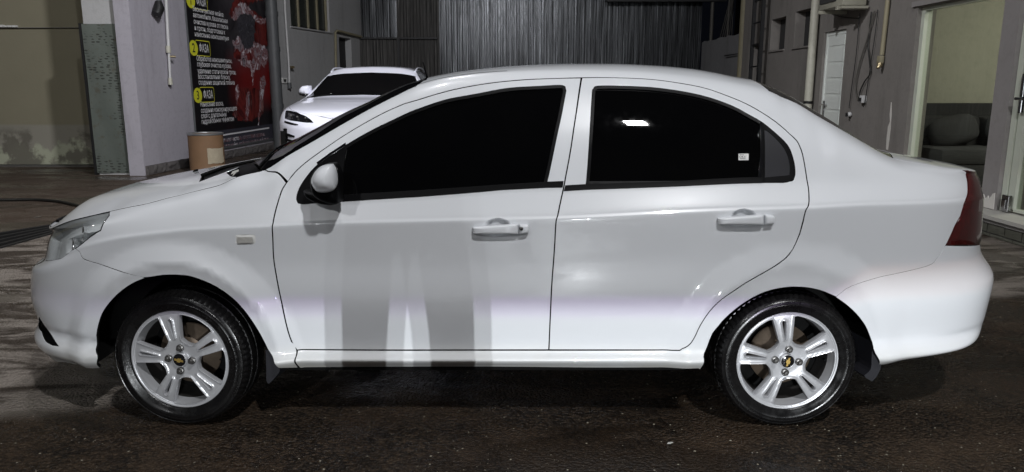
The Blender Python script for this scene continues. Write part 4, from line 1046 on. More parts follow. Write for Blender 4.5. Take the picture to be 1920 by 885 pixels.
    for a in (86, 176, -4, -94):
        x, z = pol(0.0495, R(a)); prof = [(0.0150, 0.006), (0.0150, -0.002), (0.0125, -0.0035), (0.0098, -0.004), (0.0095, -0.013), (0.0075, -0.016), (0.0002, -0.0165)]
        V, Fc = lathe_geo(prof, 18); V = [(p[0] + x, p[1], p[2] + z) for p in V]; me = mesh_from(V, Fc, True); me.set_sharp_from_angle(angle=R(30)); put('wheel_nut', fix_normals(me), M['nut'], wheel)
    # brake disc, hub bell, calliper
    V, Fc = lathe_geo([(0.129, 0.100), (0.129, 0.085), (0.075, 0.085), (0.072, 0.060), (0.02, 0.058)], 48); put('brake_disc', fix_normals(mesh_from(V, Fc, True)), M['disc'], wheel)
    V, Fc = lathe_geo([(0.174, 0.13), (0.15, 0.118), (0.02, 0.118)], 48); put('backing_plate', fix_normals(mesh_from(V, Fc, True)), M['black_gap'], wheel)
    x, z = pol(0.163, R(0)); V, Fc = lathe_geo([(0.0002, 0.016), (0.004, 0.016), (0.0045, 0.04)], 12); V = [(p[0] + x, p[1], p[2] + z) for p in V]; put('valve', fix_normals(mesh_from(V, Fc, True)), M['rubber'], wheel)
    # tyre with shoulder lugs
    prof = [(0.203, 0.012), (0.2075, -0.003), (0.212, -0.0065), (0.219, -0.0085), (0.2215, -0.0100), (0.233, -0.0135), (0.2345, -0.0148), (0.2425, -0.0158), (0.2440, -0.0146), (0.256, -0.0146), (0.2575, -0.0130), (0.268, -0.0085), (0.2700, -0.0095), (0.2735, -0.0070), (0.2795, 0.0015), (0.2838, 0.013), (0.2862, 0.027), (0.2868, 0.032), (0.279, 0.034), (0.279, 0.040), (0.287, 0.042), (0.287, 0.085), (0.279, 0.087), (0.279, 0.094), (0.287, 0.096), (0.287, 0.14), (0.284, 0.165), (0.270, 0.185), (0.235, 0.192), (0.203, 0.18)]
    n = 216; V = []; Fc = []; m = len(prof)
    for k in range(n):
        a = 2 * math.pi * k / n; lug = (k % 3 == 0)
        for j, (r, y) in enumerate(prof):
            rr = r - (0.0045 if lug and 13 <= j <= 17 else 0); yy = y + (0.002 if lug and 13 <= j <= 15 else 0)
            V.append((rr * math.cos(a), yy, rr * math.sin(a)))
    for k in range(n):
        for j in range(m - 1): Fc.append((k * m + j, k * m + j + 1, ((k + 1) % n) * m + j + 1, ((k + 1) % n) * m + j))
    me = fix_normals(mesh_from(V, Fc, True)); me.set_sharp_from_angle(angle=R(42)); ty = put('tyre', me, M['tyre'], wheel)
    # raised sidewall marks: two arcs of lettering and a ridge of short bars
    if letters:
        VV = []; FF = []
        for start, txt in ((24, 'GOOD'), (204, 'GOOD')):
            for i, ch in enumerate(txt):
                v, f = text_geo(ch, 0.030, align='CENTER'); a = R(start - i * 7.2); b = len(VV)
                for p in v:
                    lx, lz = p[0] * 0.85, p[1] - 0.010; r = 0.2470 + lz * 0.75; aa = a - lx / 0.25
                    VV.append((r * math.cos(aa), -0.0166, r * math.sin(aa)))
                FF += [tuple(b + t for t in q) for q in f]
        for s0, s1 in ((60, 118), (250, 300)):
            for k in range(s0, s1):
                a = R(k); b = len(VV)
                for r, da in ((0.2605, -.004), (0.2605, .004), (0.2672, .004), (0.2672, -.004)): VV.append((r * math.cos(a + da), -0.0128 if r < .262 else -0.0094, r * math.sin(a + da)))
                FF.append((b, b + 1, b + 2, b + 3))
        tag(put('sidewall_marks', mesh_from(VV, FF), M['rubber'], wheel), kind='stuff')
    return wheel
def copy_part(o, car, mtx):
    """mirror copy of a part (and its pieces) for the far side"""
    c = o.copy(); COL.objects.link(c); c.parent = car; c.matrix_parent_inverse = Matrix.Identity(4); c.matrix_basis = mtx @ o.matrix_parent_inverse @ o.matrix_basis
    return c

def car_details(car, S, doors):
    # wheels: local loc; the far ones are turned half round
    for key, steer, tw, ct in (('f', R(-5.0), 0, -12), ('r', 0.0, -1.5, 78)):
        cx, cz = WHEELS[key]
        make_wheel(car, (cx, 0.002, cz - 0.001), steer, tw, ct, True)
        make_wheel(car, (cx, 2 * CY - 0.002, cz - 0.001), math.pi + steer, tw, ct)
    # mud flaps
    for nm, pts, y in (('f', [(500, 655), (508, 655), (517, 664), (523.5, 685), (526, 694), (517, 706), (506, 717.5), (501.5, 712), (501, 690)], 0.03), ('r', [(1634, 640), (1639.5, 642), (1645, 655), (1648.8, 675), (1648.5, 688), (1641, 704), (1633, 713), (1622, 707), (1618, 702), (1630, 690), (1632, 665)], 0.03)):
        o = [(atY(x, y_, y)[0], atY(x, y_, y)[2]) for x, y_ in pts]; o2 = spline_closed(np.array(o), 50, 3, 1.0); n = len(o2)
        V = [(a, y - 0.012, b) for a, b in o2] + [(a + (0.03 if nm == 'f' else -0.03), y + 0.17, b) for a, b in o2]
        Fc = [tuple(range(n)), tuple(range(2 * n - 1, n - 1, -1))] + [(i, (i + 1) % n, n + (i + 1) % n, n + i) for i in range(n)]
        link('mud_flap', fix_normals(mesh_from(V, Fc)), M['grey_plastic'], car)
    # door mirror
    def xz(pts, y): return [(atY(a, b, y)[0], atY(a, b, y)[2]) for a, b in pts]
    hp = [(580, 336), (590, 318), (606, 310), (622, 308.5), (628.5, 315), (633.5, 328), (635.3, 348), (635, 368), (634.5, 382), (625, 384.5), (607, 380), (594, 373.5), (584, 363)]
    mir = dome('side_mirror', xz(hp, -0.10), -0.085, 0.035, M['plastic'], car, back=0.07, rings=6, power=2.6, deg=60)
    cp = [(578.5, 344), (580, 334), (587, 322), (596.6, 314), (608.8, 310), (620.5, 309), (624.4, 315.5), (627.8, 325), (629.4, 337), (629, 348), (625, 357), (617, 362), (606, 364), (596.6, 363.7), (590.5, 362), (584.4, 356)]
    dome('mirror_cap', xz(cp, -0.135), -0.095, 0.072, M['paint'], mir, back=0.004, rings=9, power=2.0, tilt=(-0.12, 0.0), deg=65)
    dome('mirror_arm', xz([(571, 356), (585, 358), (606, 366), (632, 372), (634, 382), (620, 383.5), (600, 380), (585, 374), (574, 366)], 0.0), 0.0, 0.05, M['plastic'], mir, back=0.06, rings=5, power=3.0)
    # hood washer jet, wipers, aerial
    u, v = S.inv(366, 322); p = S.P([u], [v])[0]
    dome('washer_jet', [(p[0] - .012, p[2]), (p[0] - .004, p[2] + .010), (p[0] + .010, p[2] + .012), (p[0] + .013, p[2] + .002), (p[0], p[2] - .002)], p[1], 0.010, M['plastic'], car, back=0.01, rings=3)
    def onskin(u, v, off): return S.P([u], [v], off)[0]
    for vv0, us in ((9.2, -1.045), (11.2, -1.19)):
        pth = [onskin(us + 0.005 + 0.02 * t, vv0 + 1.9 * t, 0.004) for t in np.linspace(0, 1, 9)]
        arm = tube('wiper', pth, [0.006] * 3 + [0.004] * 6, M['plastic'], car, 6)
        bl = [onskin(us + 0.018 + 0.02 * t, vv0 + 0.7 + 1.9 * t, 0.004) for t in np.linspace(0, 1, 9)]; tube('wiper_blade', bl, 0.005, M['rubber'], arm, 6)
    for (a, b) in (((432, 322), (446, 318)), ((434, 326), (441, 321))):
        pts = [(a[0], a[1] + 2.5), (b[0], b[1] + 1), (b[0] + 1, b[1] - 3), (a[0] + 3, a[1] - 3.5)]
        g = panel_geo(S, S.poly(pts), step=0.02, flange=0.0, off=-0.006); build('cowl_clip', [g], M['leaf_bit'], car)
    p = onskin(-0.37, 9.35, 0.0); tube('aerial', [p, p + np.array([0.012, -0.004, 0.012]), p + np.array([-0.004, 0.0, 0.075])], [0.006, 0.005, 0.002], M['plastic'], car, 6)
    # sticker lettering
    for d in doors:
        pass
    st = [o for o in COL.objects if o.name == 'glass_sticker'][0]
    VV = []; FF = []
    def onglass(px, py): u, v = S.inv(px, py); return S.P([u], [v], -0.0054)[0]
    o = onglass(1386.3, 295.2); ex = (onglass(1402, 295.2) - o); W_ = np.linalg.norm(ex); ex /= W_; ez = onglass(1386.3, 288) - o; ez /= np.linalg.norm(ez)
    for txt, x0, z0, h in (('OK', 0.001, 0.0, 0.0092), ('II', 0.0205, 0.0, 0.0085)):
        v, f = text_geo(txt, h * 1.35, 1.0); b = len(VV); VV += [o + ex * (q[0] + x0) + ez * (q[1] + z0) for q in v]; FF += [tuple(b + i for i in t) for t in f]
    for x0, x1, z0 in ((0.002, 0.020, 0.0118), (0.004, 0.026, -0.0045)):
        b = len(VV); VV += [o + ex * x0 + ez * z0, o + ex * x1 + ez * z0, o + ex * x1 + ez * (z0 + .0016), o + ex * x0 + ez * (z0 + .0016)]; FF.append((b, b + 1, b + 2, b + 3))
    link('sticker_lettering', mesh_from(VV, FF), M['dark_print'], st.parent)

CAR, SK, SEAMS = build_car()
build_doors(CAR, SK, SEAMS)
car_details(CAR, SK, [])
# ------------------------------------------------------------------ TEMP ground

# ------------------------------------------------------------------ ground
def build_ground():
    xs = np.concatenate([[-160, -40, -14], np.linspace(-9, 7, 9), [14, 40, 160]]); ys = np.concatenate([[-160, -40, -16], np.linspace(-8, 20, 15), [40, 160]])
    V = [(x, y, 0) for x in xs for y in ys]; n = len(ys); Fc = [(i * n + j, (i + 1) * n + j, (i + 1) * n + j + 1, i * n + j + 1) for i in range(len(xs) - 1) for j in range(n - 1)]
    tag(link('ground', mesh_from(V, Fc), M['ground']), kind='structure')
    # loose grit and flakes on the wet asphalt
    V = []; Fc = []
    def chip(x, y, s):
        b = len(V); a = rng.uniform(0, 6.28); h = s * rng.uniform(.2, .6)
        for k in range(4):
            r = s * rng.uniform(.6, 1.1); V.append((x + r * math.cos(a + k * 1.57), y + r * math.sin(a + k * 1.57), 0.0005))
        V.append((x, y, h)); 
        for k in range(4): Fc.append((b + k, b + (k + 1) % 4, b + 4))
    for _ in range(3600):
        x = rng.uniform(-2.6, 3.6); y = -0.75 + 2.6 * rng.random() ** 1.6
        chip(x, y, 0.0016 + 0.0050 * rng.random() ** 4)
    for _ in range(700): chip(rng.uniform(-9, 4), rng.uniform(1.5, 10), 0.003 + 0.008 * rng.random() ** 4)
    tag(link('grit', mesh_from(V, Fc), M['grit']), kind='stuff')
    for px, py, s, lab in ((1255, 833, 0.016, 'small pale leaf scrap on the wet asphalt in front of the white saloon'), (71, 408, 0.05, 'white paper scrap on the brown yard left of the headlight'), (188, 333, 0.04, 'tiny white scrap on the ground at the foot of the green metal sheet')):
        p = atZ(px, py, 0); bm = bmesh.new(); vs = [bm.verts.new((p[0] + s * a, p[1] + s * b, 0.004 + s * c)) for a, b, c in ((-.6, -.3, 0), (.1, -.5, .1), (.9, -.1, .25), (.6, .35, .1), (-.2, .4, .0))]
        bm.faces.new(vs); r = bmesh.ops.extrude_face_region(bm, geom=list(bm.faces)); bmesh.ops.translate(bm, verts=[v for v in r['geom'] if isinstance(v, bmesh.types.BMVert)], vec=(0, 0, 0.002))
        tag(from_bm('litter_scrap', bm, M['leaf_bit']), lab, 'litter')
    # trench drain with bars
    a0, a1 = atZ(-60, 482), atZ(-60, 448); b0, b1 = atZ(108, 435.5), atZ(108, 421)
    dr = thing('drain_grate', tuple((b0 + b1) / 2), 'long dark slotted drain grate set in the yard at far left', 'drain')
    for k in range(5):
        t = k / 4; p = a0 + (a1 - a0) * t; q = b0 + (b1 - b0) * t; d = (q - p); d /= np.linalg.norm(d); nrm = np.array([-d[1], d[0], 0]) * 0.020
        bm = bmesh.new(); vs = [bm.verts.new(tuple(v)) for v in (p - nrm, q - nrm, q + nrm, p + nrm)]; f = bm.faces.new(vs)
        r = bmesh.ops.extrude_face_region(bm, geom=[f]); bmesh.ops.translate(bm, verts=[v for v in r['geom'] if isinstance(v, bmesh.types.BMVert)], vec=(0, 0, 0.012)); from_bm('bar', bm, M['dark_steel'], dr)
    bm = bmesh.new(); vs = [bm.verts.new(tuple(v + np.array([0, 0, .004]))) for v in (a0, b0, b1, a1)]; bm.faces.new(vs); from_bm('channel', bm, M['black_gap'], dr)
    hp = smooth_path([tuple(atZ(x, y) + np.array([0, 0, .018])) for x, y in ((-80, 377), (0, 377.5), (60, 377), (105, 380), (140, 387), (175, 398), (230, 420))], 6)
    tag(tube('hose', hp, 0.018, M['cable'], n=8), 'thick black hose curving over the brown yard beside the drain', 'hose')
build_ground()

# ------------------------------------------------------------------ walls of the yard
def wall(name, origin, theta, outer, holes, mat, depth=0.2, parent=None, step=0.7):
    g = panel_geo(FLAT, np.array(outer, float), [np.array(h, float) for h in holes], step=step, flange=depth)
    V, N, Fc = g[:3]; me = mesh_from(V, orient(V, N, Fc), False, name); me.transform(Matrix.Translation(origin) @ Matrix.Rotation(theta, 4, 'Z')); return link(name, me, mat, parent)
def rect(a, b, c, d): return [(a, c), (b, c), (b, d), (a, d)]
LWP, LWN = (-5.8, 8.9, 0), (1, -.07, 0); LWT = math.atan2(1, .07); LWD = np.array([math.cos(LWT), math.sin(LWT), 0]); LWO = np.array([math.sin(LWT), -math.cos(LWT), 0])
def lw(px, py, out=0.0): return on_plane(px, py, np.array(LWP) + LWO * out, LWN)
def lw_uv(px, py, out=0.0): p = lw(px, py, out) - np.array(LWP); return (float(p @ LWD), float(p[2]))
SWP = np.array((-5.28, 14.6, 0.)); SWT = math.atan2(4.4, .98); SWD = np.array([math.cos(SWT), math.sin(SWT), 0]); SWO = np.array([math.sin(SWT), -math.cos(SWT), 0])
def sw(px, py, out=0.0): return on_plane(px, py, SWP + SWO * out, SWO)
def stone_row(par, mat, p0, d, out, u0, u1, z0, z1, avg, name='stone', jit=0.25, thick=0.07, rough=0.012):
    u = u0; i = 0
    while u < u1 - 0.03:
        l = min(avg * rng.uniform(1 - jit, 1 + jit), u1 - u); g = 0.006; n = 4; m = 3; V = []; Fc = []
        for a in range(n + 1):
            for b in range(m + 1):
                t = a / n; s = b / m; edge = (a in (0, n)) or (b in (0, m)); k = thick + (0 if edge else rng.uniform(0, rough))
                V.append(p0 + d * (u + g + (l - 2 * g) * t) + out * k + np.array([0, 0, z0 + g + (z1 - z0 - 2 * g) * s]))
        for a in range(n):
            for b in range(m): q = a * (m + 1) + b; Fc.append((q, q + 1, q + m + 2, q + m + 1))
        rim = [a * (m + 1) for a in range(n + 1)] + [n * (m + 1) + b for b in range(1, m + 1)] + [a * (m + 1) + m for a in range(n - 1, -1, -1)] + [b for b in range(m - 1, 0, -1)]
        b0 = len(V); V += [V[r] - out * (thick + 0.01) for r in rim]; L = len(rim)
        for k in range(L): Fc.append((rim[k], rim[(k + 1) % L], b0 + (k + 1) % L, b0 + k))
        link(name, fix_normals(mesh_from(V, Fc)), mat, par); u += l; i += 1

def build_left():
    # garage front, far left
    gw = thing('garage_wall', (-9.5, 10.48, 0), 'olive garage front with peeling damp paint along its foot', 'wall')
    box('panel', (-16, 10.48, 0.02), (-6.5, 10.7, 2.375), M['olive'], gw)
    box('header', (-16, 10.455, 2.385), (-6.5, 10.7, 4.6), M['olive'], gw)
    box('skirt_panel', (-16, 10.468, 0.02), (-6.5, 10.479, 0.785), M['olive'], gw)
    box('ledge', (-16, 10.43, 2.376), (-6.5, 10.48, 2.384), M['slab_dark'], gw)
    bm = bmesh.new(); 
    for k in range(9): x = -9.2 + k * 0.075; bm_box(bm, (x, 10.40, 2.386), (x + 0.08, 10.45, 2.40 + rng.uniform(.01, .05)))
    from_bm('rag', bm, M['white_print'], gw)
    box('threshold', (-16, 10.2, 0.0), (-6.62, 10.46, 0.018), M['mortar'], gw)
    # pillar with its punched metal sheet
    pl = thing('pillar', (-6.2, 9.1, 0), 'grey plastered pillar clad in punched green metal sheet, left of the red poster', 'pillar')
    box('shaft', (-6.60, 9.03, 0.0), (-5.80, 10.6, 4.8), M['grey_wall'], pl)
    bm = bmesh.new(); n = 10; V = []
    for i in range(n + 1):
        for j in range(22):
            x = -6.625 + 0.80 * i / n; z = 0.03 + 2.30 * j / 21; V.append(bm.verts.new((x, 9.018 - 0.006 * math.sin(i * 1.1 + j * 0.35), z)))
    for i in range(n):
        for j in range(21): bm.faces.new((V[i * 22 + j], V[(i + 1) * 22 + j], V[(i + 1) * 22 + j + 1], V[i * 22 + j + 1]))
    r = bmesh.ops.extrude_face_region(bm, geom=list(bm.faces)); bmesh.ops.translate(bm, verts=[v for v in r['geom'] if isinstance(v, bmesh.types.BMVert)], vec=(0, -0.004, 0))
    from_bm('metal_sheet', bm, M['green_metal'], pl, ang=50)
    box('edge_strip', (-6.665, 9.0, 0.0), (-6.63, 9.2, 2.34), M['dark_steel'], pl)
    # poster wall with stone plinth
    pw = thing('poster_wall', (-5.6, 11.5, 0), 'lilac grey plastered wall that carries the poster', 'wall')
    wall('plaster', LWP, LWT, rect(-0.02, 5.65, 0.0, 4.8), [], M['lilac'], 0.25, pw)
    stone_row(pw, M['stone'], np.array(LWP), LWD, LWO, 0.0, 5.5, 0.0, 0.155, 0.34, thick=0.05, rough=0.03)
    # poster
    tl = lw_uv(347, 0); br = lw_uv(507.5, 259.5); U0_, U1_ = tl[0] - 0.03, lw_uv(504, 150)[0]; Z0, Z1 = 0.24, 3.45
    po = thing('poster', tuple(np.array(LWP) + LWD * (U0_ + U1_) / 2 + np.array([0, 0, Z0])), 'large black and red car wash poster with white Cyrillic lettering', 'poster')
    def W3(u, z, o): return np.array(LWP) + LWD * u + LWO * o + np.array([0, 0, z])
    V = [W3(U0_, Z0, .02), W3(U1_, Z0, .02), W3(U1_, Z1, .02), W3(U0_, Z1, .02), W3(U0_, Z0, .001), W3(U1_, Z0, .001), W3(U1_, Z1, .001), W3(U0_, Z1, .001)]
    me = mesh_from(V, [(0, 1, 2, 3), (0, 4, 5, 1), (1, 5, 6, 2), (2, 6, 7, 3), (3, 7, 4, 0)]); uvl = me.uv_layers.new()
    for lp in me.loops:
        v = V[lp.vertex_index] - W3(0, 0, 0); uvl.data[lp.index].uv = ((float(v @ LWD) - U0_) / (U1_ - U0_), (v[2] - Z0) / (Z1 - Z0))
    link('sheet', me, M['poster'], po)
    # frame
    bm = bmesh.new()
    def bar(u0, u1, z0, z1):
        P = [W3(u0, z0, .0), W3(u1, z0, .0), W3(u1, z1, .0), W3(u0, z1, .0)]; Q = [p + LWO * .03 for p in P]; vs = [bm.verts.new(tuple(p)) for p in P + Q]
        for f in ((4, 5, 6, 7), (0, 1, 5, 4), (1, 2, 6, 5), (2, 3, 7, 6), (3, 0, 4, 7)): bm.faces.new([vs[i] for i in f])
    bar(U1_ + .002, U1_ + .06, Z0, Z1); bar(U0_, U1_, Z0 - .04, Z0 - .002); bar(U0_ - .025, U0_ - .002, Z0, Z1)
    from_bm('frame', bm, M['pipe_dark'], po)
    # print on the poster: flat shapes and lettering a few millimetres proud
    def flat(name, outline, mat, o, deg=70, sub=3, rag=0.018):
        q = spline_closed(np.array([lw_uv(x, y, o) for x, y in outline]), deg, sub, 1.0)
        if rag: q = resample(q, 1.0, 0.06); q = q + rng.normal(0, rag, q.shape)
        V = [W3(u, z, o) for u, z in q]; me = mesh_from(V, [tuple(range(len(V)))]); return link(name, me, mat, po)
    flat('car_print', [(455, -8), (436, 8), (428, 28), (444, 38), (470, 20), (500, 42), (501, 84), (490, 90), (481, 74), (482, 44), (462, 26), (470, 5), (501, 0), (501, -10)], M['poster_red'], .0215)
    flat('car_print', [(437, 100), (446, 92), (452, 100), (450, 112), (440, 110)], M['poster_red'], .0225); flat('car_print', [(463, 100), (470, 98), (474, 106), (472, 114), (464, 112)], M['poster_red'], .0225)
    flat('car_print', [(440, 168), (462, 164), (480, 166), (494, 172), (494, 215), (470, 226), (446, 226), (436, 212), (446, 190)], M['poster_red'], .0212)
    flat('foam_print', [(436, 80), (448, 66), (462, 78), (478, 80), (490, 84), (502, 92), (502, 110), (496, 128), (490, 120), (486, 132), (478, 130), (474, 160), (470, 132), (464, 126), (456, 124), (450, 118), (444, 112), (438, 108), (440, 94)], M['poster_foam'], .0219, 60)
    flat('foam_print', [(440, 18), (452, 4), (462, 8), (470, 18), (480, 30), (490, 36), (500, 32), (500, 42), (488, 44), (476, 36), (462, 28), (450, 30), (442, 40), (434, 34)], M['poster_foam'], .0219, 60)
    for o in ([(443, 160), (447, 158), (448, 176), (444, 196), (441, 180)], [(462, 176), (468, 174), (467, 200), (464, 230), (460, 214)], [(489, 148), (496, 140), (498, 156), (492, 190), (488, 210), (486, 180)], [(484, 212), (487, 210), (486, 232), (484, 236)]): flat('foam_drip_print', o, M['poster_foam'], .0221, 60)
    flat('brush_print', [(446, 34), (456, 26), (470, 28), (478, 38), (478, 60), (474, 82), (468, 93), (460, 92), (452, 76), (446, 58)], M['poster_fur'], .0226, 60)
    def text(txt, px, py, hpx, mat, name='lettering', ref=None, condense=0.8, o=.024):
        """lettering whose foot starts at a pixel; height from pixels"""
        u, z = lw_uv(px, py, o); z2 = lw_uv(px - hpx * 0.11, py - hpx, o)[1]; h = (z2 - z); v, f = text_geo(txt, h / 0.70, bold=.012)
        if ref is not None:
            w_ = max(p[0] for p in v) - min(p[0] for p in v); condense = (lw_uv(ref[0], ref[1], o)[0] - u) / w_
        V = [W3(u + p[0] * condense, z + p[1], o) for p in v]; return link(name, mesh_from(V, f), mat, po)
    for n_, x, y, lab in (('1', 357.5, 4.5, None), ('2', 363, 94, None), ('3', 371, 183, None)):
        u, z = lw_uv(x, y - 4, .0228); V = [W3(u + .16 * math.cos(a) * 1.0, z + .135 * math.sin(a), .0228) for a in np.linspace(0, 2 * math.pi, 28, endpoint=False)]
        link('number_disc', mesh_from(V, [tuple(range(28))]), M['poster_yellow'], po)
        v, f = text_geo(n_, .22, align='CENTER', bold=.012); link('numeral', mesh_from([W3(u + p[0], z - .07 + p[1], .0245) for p in v], f), M['dark_print'], po)
        # outlined tag with ФАЗА
        a = lw_uv(x + 4, y - 4, .023); b = lw_uv(x + 31, y - 4, .023); hh = .28; u0, u1, z0 = a[0], b[0], z - .13
        ring = []
        for cx, cz, s in ((u1 - .05, z0 + .05, -90), (u1 - .05, z0 + hh - .05, 0), (u0 + .05, z0 + hh - .05, 90), (u0 + .05, z0 + .05, 180)):
            for k in range(5): t = R(s + 90 * k / 4); ring.append((cx, cz, math.cos(t), math.sin(t)))
        V = [W3(c + .05 * x_, d + .05 * y_, .0222) for c, d, x_, y_ in ring] + [W3(c + .036 * x_, d + .036 * y_, .0222) for c, d, x_, y_ in ring]; n = len(ring)
        link('tag_outline', mesh_from(V, [(i, (i + 1) % n, n + (i + 1) % n, n + i) for i in range(n)]), M['poster_yellow'], po)
        v, f = text_geo('ФАЗА', .20, bold=.012); w_ = max(p[0] for p in v); k = (u1 - u0 - .19) / w_; link('heading', mesh_from([W3(u0 + .13 + p[0] * k, z0 + .075 + p[1], .0245) for p in v], f), M['poster_white'], po)
    L1 = [('Бесконтактная мойка', 361.5, 20, 418.5, 32), ('автомобиля, безопасная', 362, 31.5, 427, 44), ('очистка кузова от песка', 363.5, 44, 427.5, 55.5), ('и грязи, подготовка к', 364.8, 56, 422, 65), ('нанесению наношампуня', 365.2, 67.5, 429, 76.5),
          ('Обработка наношампунем,', 368.8, 113.5, 435, 119.5), ('глубокая очистка кузова,', 370, 124.5, 433.5, 129.5), ('удаление статической грязи,', 370.8, 137, 442.5, 139.5), ('восстановление блеска,', 371.8, 147.5, 431.5, 149.5), ('создание защитной плёнки', 372.5, 158.5, 440, 159.5),
          ('Нанесение воска,', 375.8, 200, 419, 199), ('создание консервирующего', 377, 211.5, 444, 206), ('слоя с длительным', 377.4, 222, 424.5, 217.5), ('гидрофобным эффектом', 378.3, 232.5, 438.5, 226.5)]
    for t, x, y, x2, y2 in L1: text(t, x, y, 9.2, M['poster_white'], 'text_line', (x2, y2))
    text('идеальная чистота, отсутствие царапин,', 407, 269, 8.5, M['poster_foam'], 'text_line', (497, 255)); text('и чистота мойки на более длительный срок', 407, 281, 8.5, M['poster_foam'], 'text_line', (504, 263))
    a = lw_uv(366, 263, .022); b = lw_uv(505, 241, .022); link('rule', mesh_from([W3(a[0], a[1], .0225), W3(b[0], b[1], .0225), W3(b[0], b[1] + .03, .0225), W3(a[0], a[1] + .03, .0225)], [(0, 1, 2, 3)]), M['poster_white'], po)
    # conduit with a small lamp head above it
    c0 = lw(309.5, -30, .05); c1 = lw(316.5, 98, .05); c2 = lw(319.5, 158, .05)
    cd = thing('wall_conduit', tuple(c2), 'white pipe on the lilac wall between the pillar and the poster', 'pipe')
    tube('pipe', [c0, c1], .028, M['white_pipe'], cd); tube('lower_pipe', [c1, c2], .022, M['white_pipe'], cd)
    for px, py, r in ((315.5, 92, .04), (319.3, 152, .034)): q = lw(px, py, .05); tube('collar', [q - np.array([0, 0, .06]), q + np.array([0, 0, .05])], r, M['pvc'], cd)
    q = lw(318, 106, .06); tube('tap', [q, q + LWO * .07 + LWD * .06], .018, M['brass'], cd)
    wl = thing('wall_lamp', tuple(lw(297, 12, .1)), 'unlit grey lamp head fixed beside the top of the white pipe', 'lamp')
    a = lw(299, -10, .05); b = lw(298, 12, .12); tube('arm', [a, b], .035, M['pipe_dark'], wl); tube('head', [b + np.array([0, 0, .08]), b + np.array([0, 0, -.02]), b + np.array([-.02, -.06, -.13])], [.05, .085, .075], M['dark_steel'], wl, 12)
    # fibre drum
    dx, dy, r, h = -5.02, 9.42, 0.272, 0.645
    dm = thing('drum', (dx, dy, 0), 'brown fibre drum with a steel rim and a torn paper label', 'drum')
    def lat(name, prof, mat):
        V, Fc = lathe_geo([(a, -b) for a, b in prof], 48); V = [(dx + p[0], dy + p[2], -p[1]) for p in V]; me = fix_normals(mesh_from(V, Fc, True)); me.set_sharp_from_angle(angle=R(35)); return link(name, me, mat, dm)
    lat('shell', [(0.001, 0.0), (r, 0.0), (r + .003, .02), (r, .04), (r, h - .03)], M['board']); lat('rim', [(r, h - .035), (r + .010, h - .03), (r + .011, h - .008), (r + .004, h), (r - .012, h - .002), (r - .014, h - .02)], M['tin']); lat('lid', [(r - .013, h - .018), (r * .6, h - .016), (0.001, h - .016)], M['board'])
    V = []; Fc = []
    for i in range(9):
        for j in range(7):
            a = R(-66 + 62 * i / 8); rr = r + .006 + rng.uniform(0, .008); e = rng.uniform(-.008, .008) if (i in (0, 8) or j in (0, 6)) else 0
            V.append((dx + rr * math.cos(a + e), dy + rr * math.sin(a + e), .16 + .245 * j / 6 + e))
    for i in range(8):
        for j in range(6): Fc.append((i * 7 + j, (i + 1) * 7 + j, (i + 1) * 7 + j + 1, i * 7 + j + 1))
    link('paper_label', mesh_from(V, Fc, True), M['paper'], dm)
    for k in range(9):
        pass
    # soil pipe in the corner
    p = sw(517, 150, .10); sp = thing('drainpipe', (p[0], p[1], 0), 'thick dark grey downpipe in the corner right of the poster', 'pipe')
    tube('pipe', [(p[0], p[1], 0), (p[0], p[1], 4.8)], .125, M['pipe_dark'], sp, 16)
    for z in (0.9, 2.15, 2.9): tube('joint', [(p[0], p[1], z), (p[0], p[1], z + .10)], .140, M['pipe_dark'], sp, 16)
    # second wall with window and doorway
    s2 = thing('side_wall', (-5.0, 15.8, 0), 'grey plastered wall with a high barred window behind the parked SUV', 'wall')
    du = lambda px, py: float((sw(px, py) - SWP) @ SWD)
    wu0, wu1 = du(546, 47), du(619, 62); d0, d1 = du(635.5, 80), du(658.5, 80)
    wall('plaster', tuple(SWP), SWT, rect(-0.25, 4.7, 0.0, 4.9), [rect(wu0, wu1, 2.77, 4.4), rect(d0, d1, 0.03, 2.68)], M['grey_wall'], 0.22, s2)
    def S3(u, z, o): return SWP + SWD * u + SWO * o + np.array([0, 0, z])
    def slab(name, u0, u1, z0, z1, o0, o1, mat, par):
        P = [S3(u, z, o) for o in (o0, o1) for u, z in ((u0, z0), (u1, z0), (u1, z1), (u0, z1))]
        return link(name, fix_normals(mesh_from(P, [(0, 1, 2, 3), (4, 5, 6, 7), (0, 1, 5, 4), (1, 2, 6, 5), (2, 3, 7, 6), (3, 0, 4, 7)])), mat, par)
    wf = slab('window', wu0 + .004, wu1 - .004, 2.774, 4.39, -.14, -.15, M['recess'], s2)
    for k in range(4):
        a = wu0 + .02 + (wu1 - wu0 - .04) * k / 4; b = wu0 + .02 + (wu1 - wu0 - .04) * (k + 1) / 4
        slab('pane', a + .03, b - .03, 2.82, 4.36, -.10, -.108, M['pane_dim'], wf)
    for k in range(5):
        u = wu0 + .03 + (wu1 - wu0 - .06) * k / 4; slab('mullion', u - .025, u + .025, 2.78, 4.385, -.06, -.098, M['cream_pipe'] if k else M['frame_pale'], wf)
    slab('sill', wu0 - .05, wu1 + .05, 2.735, 2.768, .05, -.02, M['grey_wall'], s2)
    slab('doorway', d0 + .004, d1 - .004, 0.034, 2.676, -.18, -.19, M['recess'], s2)
    yp = thing('yellowed_pipe', tuple(sw(629, 130, .08)), 'yellowed pipe bent over the dark doorway behind the SUV', 'pipe')
    tube('pipe', [sw(631, 190, .08), sw(629, 60, .08), sw(632, 57.5, .08), sw(681, 70, .08)], .035, M['cream_pipe'], yp)
    wc = thing('white_conduit', tuple(sw(541, 150, .06)), 'thin white pipe with taps running down the grey wall left of the barred window', 'pipe')
    tube('pipe', [sw(532, -30, .06), sw(536, 40, .06), sw(541.5, 118, .06), sw(543, 165, .06)], .027, M['white_pipe'], wc)
